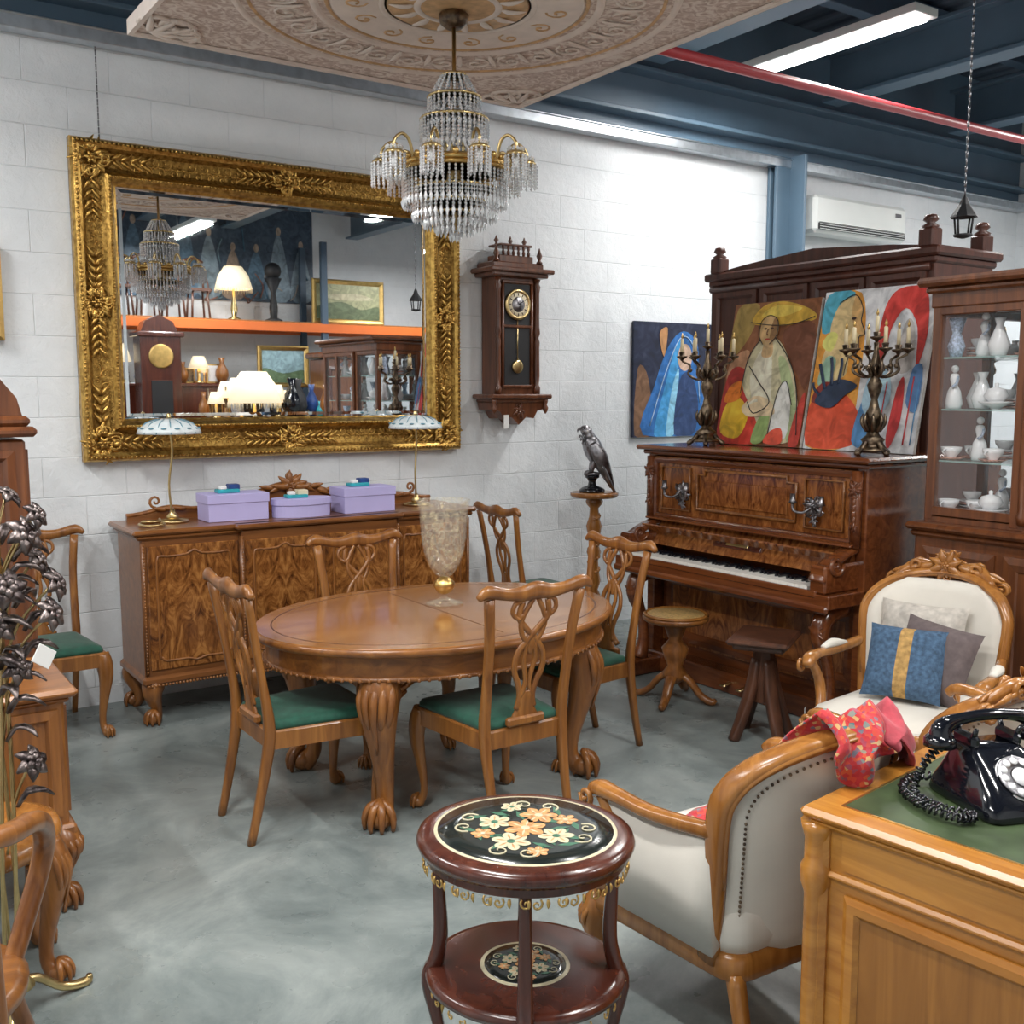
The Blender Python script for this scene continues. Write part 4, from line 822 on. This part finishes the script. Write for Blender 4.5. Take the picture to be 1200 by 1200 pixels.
# shawl
b=B(); vs=[];fs=[]
def draped(s_,t):
    x=-.12+.40*s_; zt=AH+.02-.20*max(0,(abs(x)-.10)/.19)**2.0*.8
    yb0=-.24-.13*(zt-.34)/.56+.10*(x/.29)**2
    r=.062
    if t<.5: d=(.5-t)/.5*.30; y=yb0+r+.03; z=zt-d
    else: d=(t-.5)/.5*(.08+.04*sin(s_*9)); y=yb0-r; z=zt-d
    k=max(0,1-abs(t-.5)/.14); y=yb0+(y-yb0)*(1-k**1.5); z+=.032*k
    y+=.018*sin(s_*24+t*6)*(1-k*.5); z+=.012*sin(s_*17+3*t)+.016*sin(s_*31)*k
    return (x+.012*sin(t*14),y,z)
NS,NT=56,36
for i in range(NS+1):
    for j in range(NT+1): vs.append(draped(i/NS,j/NT))
for i in range(NS):
    for j in range(NT): a=i*(NT+1)+j; fs.append([a,a+1,a+NT+2,a+NT+1])
h_=int(len(fs)*.45)
b.add(vs,fs[:h_],'shawl',True); b.add(vs,fs[h_:],'pink',True)
ob=b.obj('red_shawl',(AX,AY,0),-3); sm=ob.modifiers.new('s','SOLIDIFY'); sm.thickness=.006
b=B(); vs=[];fs=[]
for i in range(25):
    for j in range(25):
        u,v_=i/24.,j/24.; vs.append((-.24+.42*u+.02*sin(v_*9),-.16+.34*v_+.015*sin(u*8),.484+.010*sin(u*14+v_*5)+.008*sin(v_*17)+.30*max(0,.35-v_)+.12*max(0,.15-u)))
for i in range(24):
    for j in range(24): a=i*25+j; fs.append([a,a+1,a+26,a+25])
b.add(vs,fs,'shawl',True); ob=b.obj('embroidered_cloth',(AX,AY+.03,0),8); sm=ob.modifiers.new('s','SOLIDIFY'); sm.thickness=.006
# ---------------------------------------------------------------- side table (inlaid)
b=B(); m_='mah'; A,Bb=.228,.250; ZT=.712
b.oval((0,0,0),A,Bb,[(-.03,ZT-.04),(-.006,ZT-.036),(.0,ZT-.02),(-.004,ZT-.008),(-.02,ZT-.002),(-.04,ZT)],m_,56)
b.oval((0,0,0),A,Bb,[(-.03,ZT-.06),(-.02,ZT-.06),(-.02,ZT-.036),(-.03,ZT-.036)],m_,56,False)
T['crm']=flat('inlay_cream',(.62,.56,.38),.15,60,rough=.3); T['ink']=flat('inlay_black',(.012,.016,.014),.2,30,rough=.2,coat=.5); T['pet']=flat('inlay_peach',(.60,.30,.12),.45,70,rough=.3); T['grn']=flat('inlay_green',(.06,.16,.10),.3,70,rough=.3)
b.oval((0,0,0),A-.040,Bb-.040,[(0,ZT-.001),(-.001,ZT+.001),(-.012,ZT+.001)],'crm',56)
b.oval((0,0,0),A-.048,Bb-.048,[(0,ZT-.001),(-.001,ZT+.0018),(-.05,ZT+.0018)],'ink',56)
def inlay(z,s):
    def fl(x,y,r,mt,k=6):
        for q in range(k):
            a=2*pi*q/k+x*9; ca,sa=cos(a),sin(a); zz=z+.0004*(q%2)
            P_=[(0,0),(.35,.24),(.7,.30),(.92,.16),(1.,0),(.92,-.16),(.7,-.30),(.35,-.24)]
            b.add([(x+r*(u*ca-w_*sa),y+r*(u*sa+w_*ca),zz+.0006) for u,w_ in P_],[list(range(8))],mt)
            b.add([(x+r*(u*ca-w_*sa),y+r*(u*sa+w_*ca),zz+.0009) for u,w_ in((.2,0),(.5,.06),(.85,0),(.5,-.06))],[[0,1,2,3]],'pet' if mt=='crm' else 'crm')
        b.lathe((x,y,z+.001),[(r*.22,0),(r*.2,.0006),(.0005,.0006)],'grn' if mt=='crm' else 'crm',10)
    for k in range(26):
        a=2*pi*k/26*1.9+.3; rr=(.07+.06*((k*7)%5)/5)*s; x,y=rr*cos(a),rr*sin(a)*1.1; ca,sa=cos(a*1.7),sin(a*1.7); r=.028*s
        b.add([(x+r*(u*ca-w_*sa),y+r*(u*sa+w_*ca),z+.0002) for u,w_ in((-1,0),(0,.32),(1,0),(0,-.32))],[[0,1,2,3]],'grn')
    for x,y,r,mt in((0,0,.050,'pet'),(-.075,.02,.046,'crm'),(.075,-.02,.046,'pet'),(.02,.075,.040,'crm'),(-.03,-.075,.042,'crm'),(.06,-.085,.030,'pet'),(-.115,-.045,.026,'pet'),(.112,.05,.028,'crm'),(-.045,.090,.028,'pet')): fl(x*s,y*s,r*s,mt)
    M0=b.M.copy(); b.M=b.M@Matrix.Translation((0,0,z))
    for k in range(8):
        a=2*pi*k/8+.35; b.scroll((.120*cos(a)*s,.132*sin(a)*s,0),a+1.3*(1 if k%2 else -1),.05*s,'crm',1 if k%2 else -1,1.2,.05)
    b.M=M0
inlay(ZT+.002,1.)
for k in range(36):
    t=2*pi*k/36; b.M=basis(((A-.018)*cos(t),(Bb-.018)*sin(t),ZT-.062),(-sin(t),cos(t),0),(0,0,1)); b.scroll((-.015,0,0),-.8 if k%2 else -2.3,.026,'gilt',1 if k%2 else -1,1.2,.10); b.leaf((0,.0,0),-pi/2,.020,.005,'gilt',.2)
b.M=Matrix()
ZS=.385
b.oval((0,0,0),A-.02,Bb-.02,[(-.02,ZS-.03),(0,ZS-.026),(.003,ZS-.012),(-.006,ZS-.002),(-.02,ZS)],m_,56)
b.oval((0,0,0),.095,.105,[(0,ZS-.001),(-.001,ZS+.0015),(-.01,ZS+.0015)],'crm',40); b.oval((0,0,0),.086,.096,[(0,ZS-.001),(-.001,ZS+.0022),(-.02,ZS+.0022)],'ink',40); inlay(ZS+.003,.5)
for k in range(4):
    a=pi/2*k+.15; ca,sa=cos(a),sin(a); r=A-.03
    f=lambda q,z:(q*ca*1.,q*sa*1.05,z)
    b.sweep([f(r-.005,ZT-.04),f(r-.008,.58),f(r-.012,.46),f(r+.0,.39),f(r+.015,.34),f(r-.01,.18),f(r+.02,.0)],[(.011,.012),(.014,.014),(.017,.017),(.019,.019),(.018,.018),(.012,.012),(.014,.014)],m_,ref=(-sa,ca,0),n=8,pw=3.5)
    b.M=basis((r*ca+.022*ca,r*sa*1.05+.022*sa,.355),(-sa,ca,0),(0,0,1)); b.orn((0,0,0),.035,'gilt',6,2); b.M=Matrix()
    b.sweep([f(r-.05,.325),f(r-.02,.30),f(r+.0,.22)],[.005,.008,.003],'gilt',ref=(-sa,ca,0),n=6)
for k in range(28):
    t=2*pi*k/28; b.M=basis(((A-.03)*cos(t),(Bb-.03)*sin(t),ZS-.04),(-sin(t),cos(t),0),(0,0,1)); b.scroll((-.012,0,0),-.8 if k%2 else -2.3,.02,'gilt',1 if k%2 else -1,1.1,.12)
b.M=Matrix()
b.obj('inlaid_side_table',(1.285,1.83,0),46)
# ---------------------------------------------------------------- desk
b=B(); d='desk'
Lx,Ly=.75,1.45; H_=.775
b.box((Lx/2,-Ly/2,.40),(Lx-.06,Ly-.06,.66),d,.004)
b.box((Lx/2,-Ly/2,H_-.012),(Lx+.01,Ly+.01,.024),d,.010); b.box((Lx/2,-Ly/2,H_-.032),(Lx-.02,Ly-.02,.02),d,.008)
b.box((Lx/2,-Ly/2,H_-.001),(Lx-.13,Ly-.13,.004),'leather',.001); b.M=basis((0,0,H_),(1,0,0),(0,1,0)); b.rframe(.062,Lx-.062,-Ly+.062,-.062,[(0,0),(.0,.002),(.006,.002),(.006,0)],'gilt'); b.M=Matrix()
b.box((Lx/2,-Ly/2,.05),(Lx,Ly,.10),d,.01); b.box((Lx/2,-Ly/2,.625),(Lx-.035,Ly-.035,.018),d,.007)
for cx_,cy_ in((.035,-.035),(.035,-Ly+.035),(Lx-.035,-.035)):
    b.box((cx_,cy_,.40),(.05,.05,.68),d,.012)
    b.lathe((cx_-.008,cy_+(.008 if cy_>-.5 else -.008),0),[(.03,.10),(.034,.12),(.026,.15),(.026,.57),(.036,.60),(.036,.635),(.028,.65),(.028,.70),(.034,.72),(.038,.74)],d,16)
b.M=basis((.028,0,0),(0,-1,0),(0,0,1))
for xa,xb in((.10,.72),(.76,1.38)):
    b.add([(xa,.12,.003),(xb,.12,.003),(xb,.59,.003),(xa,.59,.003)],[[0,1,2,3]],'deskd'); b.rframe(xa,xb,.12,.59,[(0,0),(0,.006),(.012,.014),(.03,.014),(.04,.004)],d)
b.add([(.09,.645,.003),(1.36,.645,.003),(1.36,.735,.003),(.09,.735,.003)],[[0,1,2,3]],'desk')
b.M=Matrix()
b.obj('writing_desk',(1.79,1.465,0),7.5)
# telephone
b=B(); k='black'
def rr(w,dp,z,yo=0,r=.03,n=5):
    out=[]
    for q,(sx,sy) in enumerate(((1,1),(-1,1),(-1,-1),(1,-1))):
        for j in range(n):
            a=pi/2*q+pi/2*j/(n-1); out.append((sx*(w/2-r)+r*cos(a),sy*(dp/2-r)+r*sin(a)+yo,z))
    return out
b.loft([rr(.21,.23,.0),rr(.215,.235,.008),rr(.205,.22,.03,.003),rr(.18,.19,.055,.010),rr(.155,.14,.085,.025,.025),rr(.13,.09,.11,.045,.02),rr(.12,.07,.118,.05,.02)],k)
for sx in(-1,1):
    b.box((sx*.052,.05,.128),(.022,.075,.03),k,.008)
    for sy in(-1,1): b.sweep([(sx*.052,.05+sy*.02,.13),(sx*.055,.05+sy*.035,.158)],[.008,.005],k,sub=2,ref=(1,0,0))
b.sweep([(-.115,.05,.135),(-.11,.05,.158),(-.07,.05,.172),(0,.05,.178),(.07,.05,.172),(.11,.05,.158),(.115,.05,.135)],[(.028,.028),(.022,.02),(.014,.013),(.013,.012),(.014,.013),(.022,.02),(.028,.028)],k,ref=(0,1,0),n=12)
for sx in(-1,1): b.lathe((sx*.118,.05,.112),[(.02,0),(.034,.004),(.034,.02),(.024,.03)],k,18)
b.M=Matrix.Translation((0,-.052,.062))@Matrix.Rotation(math.radians(38),4,'X')
b.lathe((0,0,0),[(.062,-.01),(.062,.008),(.056,.012),(.02,.012)],k,32); b.lathe((0,0,.012),[(.054,0),(.053,.002),(.02,.002)],'porc',32)
b.lathe((0,0,.017),[(.052,0),(.052,.003),(.05,.004),(.025,.004),(.025,.0)],'silver',32)
for q in range(10):
    a=.5+q*.52; b.lathe((.039*cos(a),.039*sin(a),.0205),[(.0085,0),(.0085,.001),(.0005,.001)],'porc',12)
b.lathe((0,0,.019),[(.022,0),(.022,.004),(.002,.005)],'porc',20); b.M=Matrix()
pts=[];N=260
path=[V((-.11,.05,.12)),V((-.15,.06,.07)),V((-.18,.04,.02)),V((-.17,-.04,.016)),V((-.13,-.09,.016)),V((-.17,-.09,.016)),V((-.20,-.02,.016)),V((-.19,.07,.016)),V((-.13,.12,.02)),V((-.05,.11,.02))]
for q in range(N):
    t=q/(N-1)*(len(path)-1); i0=min(int(t),len(path)-2); f_=t-i0
    a_,b_,c_,d_=path[max(i0-1,0)],path[i0],path[i0+1],path[min(i0+2,len(path)-1)]
    pt=.5*((2*b_)+(-a_+c_)*f_+(2*a_-5*b_+4*c_-d_)*f_*f_+(-a_+3*b_-3*c_+d_)*f_**3); tg=(c_-b_).normalized(); s1=tg.cross(V((0,0,1))).normalized(); s2=s1.cross(tg)
    ph=q*1.35; pts.append(pt+s1*.009*cos(ph)+s2*.009*sin(ph))
b.sweep(pts,.0034,k,sub=1,n=5)
po=b.obj('rotary_telephone',(2.18,1.225,H_+.001),-22); po.scale=(1.05,1.05,1.05)
# ---------------------------------------------------------------- left side objects
b=B(); w='walnut'
b.box((.28,3.72,.49),(.68,.44,.46),w,.008); b.box((.28,3.72,.735),(.76,.52,.03),'walx',.012); b.box((.28,3.72,.27),(.72,.48,.04),w,.01); b.box((.28,3.72,.71),(.71,.47,.02),w,.008)
b.M=basis((.622,3.50,0),(0,1,0),(0,0,1)); b.rframe(.03,.41,.32,.68,[(0,0),(0,.01),(.03,.012),(.04,.0)],w); b.M=Matrix()
b.M=basis((-.05,3.498,0),(1,0,0),(0,0,1)); b.rframe(.03,.32,.32,.68,[(0,0),(0,.01),(.03,.012),(.04,.0)],w); b.rframe(.35,.65,.32,.68,[(0,0),(0,.01),(.03,.012),(.04,.0)],w); b.M=Matrix()
for x,y,dx,dy in((.58,3.53,1,-1),(-.01,3.53,-1,-1),(.58,3.91,1,1),(-.01,3.91,-1,1)): cab(b,x,y,dx,dy,.26,1.4,w,1)
b.obj('carved_cabinet')
b=B(); w='vit'
b.box((.30,4.55,.80),(.76,.42,1.44),w,.01); b.box((.30,4.55,.05),(.82,.48,.10),w,.01); b.box((.30,4.55,1.55),(.84,.50,.04),w,.014); b.box((.30,4.55,1.59),(.80,.46,.04),w,.014)
b.prism([(-.08,1.60),(.68,1.60),(.66,1.68),(.60,1.76),(.56,1.86),(.04,1.86),(.0,1.76),(-.06,1.68)],4.36,4.74,w,'xz')
b.M=basis((.682,4.34,0),(0,1,0),(0,0,1)); b.rframe(.03,.39,.15,1.48,[(0,0),(0,.01),(.03,.014),(.045,.0)],w); b.M=basis((-.08,4.338,0),(1,0,0),(0,0,1)); b.rframe(.04,.37,.15,1.48,[(0,0),(0,.01),(.03,.014),(.045,.0)],w); b.rframe(.39,.72,.15,1.48,[(0,0),(0,.01),(.03,.014),(.045,.0)],w); b.M=Matrix()
b.obj('tall_cabinet')
b=B(); w='walnut'
b.oval((0,0,0),.27,.24,[(-.03,.40),(-.004,.405),(.0,.43),(-.01,.455),(-.03,.46)],'oak',40)
for a in(.55,2.6,3.7,5.75): ca,sa=cos(a),sin(a); cab(b,.235*ca,.21*sa,ca,sa,.42,1.15,w,1)
b.obj('carved_stool',(.27,3.18,0),0)
# foreground bentwood armchair
b=B(); w='walnut'
b.oval((0,0,0),.24,.23,[(-.03,.40),(0,.405),(.003,.43),(-.02,.45)],'walx',36)
for sx in(-1,1):
    b.sweep([(sx*.12,-.30,.86),(sx*.22,-.20,.83),(sx*.27,-.02,.78),(sx*.285,.10,.70),(sx*.27,.13,.60),(sx*.22,.08,.46),(sx*.20,.06,.38),(sx*.24,.12,.18),(sx*.27,.20,.0)],[.020,.022,.023,.024,.023,.022,.02,.018,.016],w,ref=(1,0,0) ,n=10,pw=2.6)
    b.sweep([(sx*.20,-.22,.0),(sx*.19,-.2,.4),(sx*.18,-.28,.86)],.02,w,ref=(1,0,0))
b.sweep([(-.18,-.28,.86),(0,-.32,.92),(.18,-.28,.86)],[(.02,.03),(.02,.045),(.02,.03)],w,ref=(0,1,0))
for x in(-.07,0,.07): b.sweep([(x,-.2,.44),(x*1.2,-.30,.88)],(.012,.008),w,ref=(0,1,0))
b.obj('bentwood_armchair',(.08,2.40,0),-10)
# flower floor lamp
b=B(); g='brass'
for k in range(3):
    a=2*pi*k/3+.3; ca,sa=cos(a),sin(a); b.sweep([(0,0,.10),(.06*ca,.06*sa,.09),(.13*ca,.13*sa,.03),(.20*ca,.20*sa,.012),(.21*ca,.21*sa,.03)],[.012,.012,.012,.014,.008],g,ref=(-sa,ca,0))
b.lathe((0,0,.0),[(.02,.07),(.05,.09),(.03,.12),(.015,.14)],g,16)
for k in range(4):
    a=pi/2*k; pts=[(.022*cos(a+z*2.2),.022*sin(a+z*2.2),.1+z) for z in [i*.08 for i in range(17)]]; b.sweep(pts,.006,g,n=6,sub=2,ref=(0,1,0))
T['petal']=metal('petal_bronze',(.24,.20,.19),.38,.4,.5,80,(.07,.055,.055))
def flower(c,s,ax):
    z=V(ax).normalized(); x=z.cross(V((0,0,1)))
    if x.length<.1: x=V((1,0,0))
    x.normalize(); y=z.cross(x); M0=b.M.copy(); b.M=basis(c,x,y)
    for k in range(6): b.leaf((0,0,0),2*pi*k/6,s,s*.42,'petal',.35,.25)
    for k in range(5): b.leaf((0,0,.01),2*pi*k/5+.3,s*.6,s*.26,'petal',.6,.2)
    b.ball((0,0,s*.2),s*.14,g,8,5); b.M=M0
for (x,y,z,s) in((.07,-.05,1.33,.055),(.10,.02,1.25,.055),(.02,-.08,1.20,.055),(-.09,0,1.28,.06),(.12,-.06,1.12,.05),(-.05,-.06,1.40,.05),(.05,.05,1.42,.045),(.06,-.04,.72,.05),(.04,-.05,.98,.045),(.0,-.06,1.10,.05),(.14,-.02,1.19,.05),(.10,-.05,1.38,.04)):
    b.sweep([(0,0,z-.25),(x*.4,y*.4,z-.1),(x,y,z)],.004,g,n=6,ref=(0,1,0)); flower((x,y,z),s,(x*6,y*6-.4,.4))
    b.leaf((x*.5,y*.5,z-.12),math.atan2(y,x),.09,.024,'petal',.5,.6); b.leaf((x*.3,y*.3,z-.2),math.atan2(y,x)+1.,.08,.020,'petal',.5,-.6)
b.lathe((0,0,1.42),[(.01,0),(.03,.01),(.03,.016),(.012,.02),(.012,.10),(.004,.105)],'gmet',12)
b.box((.10,-.10,1.02),(.06,.003,.05),'tag',.001,(0,.6,.5))
b.obj('flower_floor_lamp',(.36,2.93,0))
painting('framed_picture',basis((.30,WALLY-.035,2.02),(1,0,0),(0,0,1)),.47,.35,(.4,.4,.3),[((.1,.2,.1),((.05,.05),(.9,.1),(.8,.5),(.1,.4)))],frame='gilt')
# ---------------------------------------------------------------- AC + lantern
b=B(); b.box((7.33,WALLY-.11,3.13),(1.2,.20,.30),'plas',.03); b.box((7.33,WALLY-.215,3.03),(1.12,.012,.05),'dark',.003)
for k in range(4): b.box((7.33,WALLY-.215,3.01+.018*k),(1.10,.016,.005),'plas',.001)
b.box((7.8,WALLY-.213,3.2),(.08,.004,.03),'silver',.001); b.obj('air_conditioner')
b=B()
for k in range(40): b.sweep([(0,0,.21+.035*k),(0,0,.24+.035*k)],.006 if k%2 else .004,'chain',sub=1,n=5)
b.lathe((0,0,0),[(.005,.21),(.015,.19),(.025,.16),(.06,.11),(.065,.10),(.01,.11)],'dark',8,smooth=False)
for k in range(4): a=pi/2*k; b.sweep([(.05*cos(a),.05*sin(a),.10),(.04*cos(a),.04*sin(a),.02)],.005,'dark',sub=1,ref=(0,1,0))
b.lathe((0,0,0),[(.01,.0),(.045,.01),(.045,.02),(.01,.02)],'dark',8); b.obj('hanging_lantern',(4.72,3.0,2.45))
# ---------------------------------------------------------------- far side of the showroom (seen in the mirror)
b=B()
for x in(3.1,6.1,9.0):
    for y in(-2.9,-2.15): b.box((x,y,1.9),(.09,.07,3.8),'blued',.004)
b.box((6.0,-2.12,2.60),(6.0,.05,.12),'orange',.004); b.box((6.0,-2.92,2.60),(6.0,.05,.12),'orange',.004); b.box((6.0,-2.5,2.67),(6.0,.75,.02),'deskd',.002)
b.obj('storage_rack')
fig=[]
for k in range(9):
    x=.06+.11*k; c_=R.choice(((.22,.30,.36),(.34,.26,.20),(.10,.18,.26),(.40,.36,.32),(.26,.12,.10),(.08,.12,.20)))
    hh=R.uniform(.5,.85); fig.append((c_,((x-.05,.05),(x-.03,hh*.7),(x,hh),(x+.03,hh*.75),(x+.055,.05)))); fig.append(((.42,.33,.26),('e',x,min(.93,hh+.03),.012,.045)))
for k in range(14):
    x=R.uniform(.03,.95); y=R.uniform(.1,.9); fig.append((R.choice(((.45,.42,.38),(.05,.14,.22),(.30,.14,.10),(.15,.25,.30))),('l',.004,(x,y),(x+R.uniform(-.04,.05),y-.12),(x+R.uniform(-.04,.05),max(.03,y-.25)))))
painting('mural_painting',basis((6.3,-2.97,3.0),(-1,0,0),(0,0,1)),3.1,1.35,(.05,.08,.12),fig)
b=B(); b.box((6.3,-1.65,1.10),(1.1,.5,2.1),'vit',.01); b.box((6.3,-1.65,2.2),(1.2,.57,.08),'vit',.02); b.M=basis((6.85,-1.40,0),(-1,0,0),(0,0,1))
for xa in(.05,.58): b.rframe(xa,xa+.47,.2,2.05,[(0,0),(0,.015),(.04,.02),(.06,.0)],'mah')
b.obj('double_wardrobe')
b=B(); b.box((3.65,-1.75,1.25),(.5,.32,2.3),'mah',.01); b.box((3.65,-1.75,2.42),(.58,.38,.06),'mah',.01); b.prism([(3.42,2.45),(3.88,2.45),(3.82,2.58),(3.65,2.66),(3.48,2.58)],-1.86,-1.62,'mah','xz'); b.box((3.65,-1.75,.06),(.58,.38,.12),'mah',.01)
b.M=basis((3.65,-1.585,2.15),(-1,0,0),(0,0,1)); b.lathe((0,0,0),[(.15,0),(.15,.01),(.13,.012)],'gilt',28); b.lathe((0,0,.005),[(.13,0),(.12,.006),(.01,.006)],'cream',28); b.box((0,-.7,.0),(.26,.8,.01),'dark',.002); b.M=Matrix()
b.obj('longcase_clock')
def vase(b,x,y,z,h,mt):
    r=h*R.uniform(.16,.3); k=R.random()
    if k<.4: b.lathe((x,y,z),[(r*.5,0),(r,h*.3),(r*.9,h*.5),(r*.3,h*.8),(r*.5,h),(r*.4,h)],mt,14)
    elif k<.6: b.lathe((x,y,z),[(r*.7,0),(r*.7,h*.05),(r*.2,h*.12),(r*.25,h*.4),(r*.12,h*.55)],'brass',12); b.lathe((x,y,z),[(r*1.3,h*.55),(r*.7,h),(r*.65,h),(r*1.2,h*.55)],'glow',16)
    elif k<.8: b.lathe((x,y,z),[(r*.7,0),(r*.7,h*.05),(r*.2,h*.12),(r*.3,h*.4),(r*.12,h*.6),(r*.5,h*.62),(r*.12,h*.65),(r*.1,h)],'bronze',10)
    else: b.box((x,y,z+h*.4),(r*2.2,.05,h*.8),'gilt',.004); b.box((x,y+.028,z+h*.4),(r*1.7,.005,h*.65),mt,.002)
b=B(); b.box((4.75,-.95,.68),(1.7,.42,1.34),'sb',.01); b.box((4.75,-.95,1.37),(1.8,.48,.04),'walx',.01)
b.M=basis((5.6,-.735,0),(-1,0,0),(0,0,1))
for xa in(.05,.45,.85,1.25): b.rframe(xa,xa+.37,.15,1.25,[(0,0),(0,.012),(.03,.015),(.04,0)],'walnut')
b.M=Matrix()
for i in range(26):
    vase(b,3.95+.062*i,-.95+R.uniform(-.15,.15),1.39,R.uniform(.2,.5),R.choice(('porc','dark','bronze','porb','walnut','teal','navy','black')))
b.obj('tall_sideboard')
b=B(); b.box((4.0,-2.35,.9),(1.5,.45,1.76),'mah',.01); b.box((4.0,-2.35,1.80),(1.6,.5,.05),'mah',.01)
for i in range(14): vase(b,3.35+.1*i,-2.35+R.uniform(-.12,.12),1.825,R.uniform(.2,.55),R.choice(('dark','bronze','porb','walnut','navy','black','porc')))
b.obj('bookcase_with_ornaments')
def shadelamp(x,y,z,s=1.,nm_='shaded_lamp'):
    b=B(); b.lathe((0,0,0),[(.09*s,0),(.09*s,.02*s),(.03*s,.05*s),(.05*s,.15*s),(.02*s,.3*s),(.012*s,.45*s)],'brass',16); b.lathe((0,0,0),[(.25*s,.42*s),(.2*s,.6*s),(.12*s,.72*s),(.10*s,.72*s),(.19*s,.6*s),(.24*s,.42*s)],'glow',24,rib=.03,ribn=12)
    for k in range(40): a=2*pi*k/40; b.sweep([(.25*s*cos(a),.25*s*sin(a),.42*s),(.25*s*cos(a),.25*s*sin(a),.37*s)],.004*s,'cream',sub=1,n=4,ref=(0,1,0))
    b.obj(nm_,(x,y,z))
shadelamp(4.45,-.55,1.05,1.25); shadelamp(4.9,-2.45,2.69,1.0)
b=B(); b.box((4.45,-.45,1.02),(.5,.4,.04),'dkw',.01)
for sx in(-.2,.2):
    for sy in(-.15,.15): b.sweep([(4.45+sx,-.45+sy,1.0),(4.45+sx*1.1,-.45+sy*1.1,0)],[.02,.015],'dkw',sub=1,ref=(0,1,0))
b.obj('plant_stand')
painting('framed_landscape',basis((5.75,-2.07,1.83),(-1,0,0),(0,0,1)),.62,.45,(.25,.38,.42),[((.10,.16,.08),((.02,.02),(.02,.4),(.5,.3),(.98,.45),(.98,.02)))],frame='gilt')
painting('framed_landscape',basis((7.0,-2.2,2.74),(-1,0,0),(0,0,1)),1.0,.50,(.30,.30,.16),[((.10,.13,.06),((.02,.02),(.02,.4),(.3,.3),(.6,.5),(.98,.35),(.98,.02))),((.45,.40,.25),((.1,.6),(.4,.75),(.9,.65),(.6,.55)))],frame='gilt')
b=B(); b.lathe((0,0,0),[(.12,0),(.12,.03),(.05,.06),(.06,.2),(.03,.4),(.12,.6),(.02,.62)],'dark',16); b.ball((0,0,.7),.12,'dark',10,8); b.obj('dark_bust',(5.45,-2.4,2.68))
b=B()
for i in range(4):
    x=3.4+.33*i
    for sx in(-.12,.12):
        for sy in(-.12,.12): b.sweep([(x+sx,-2.4+sy,2.68),(x+sx*.8,-2.4+sy*.8,3.05)],.014,'dkw',sub=1,ref=(0,1,0))
        b.sweep([(x+sx,-2.52,3.05),(x+sx,-2.58,3.45)],.014,'dkw',sub=1,ref=(0,1,0))
    b.box((x,-2.4,3.06),(.28,.28,.04),'dkw'); b.sweep([(x-.14,-2.58,3.45),(x,-2.58,3.50),(x+.14,-2.58,3.45)],.02,'dkw')
    b.sweep([(x-.12,-2.55,3.25),(x+.12,-2.55,3.25)],.014,'dkw',sub=1)
b.obj('row_of_small_chairs')
# ---------------------------------------------------------------- world + camera
w=bpy.data.worlds.new('w'); bpy.context.scene.world=w; w.use_nodes=True; w.node_tree.nodes['Background'].inputs[0].default_value=(.6,.7,.8,1); w.node_tree.nodes['Background'].inputs[1].default_value=.3
cam=bpy.data.cameras.new('camera'); co=bpy.data.objects.new('camera',cam); bpy.context.collection.objects.link(co)
cam.sensor_width=36; cam.lens=36.; cam.clip_start=.05
co.location=(0,0,1.70); co.rotation_euler=(math.radians(90-6.65),0,math.radians(-34.3)); bpy.context.scene.camera=co
bpy.context.scene.view_settings.view_transform='Standard'
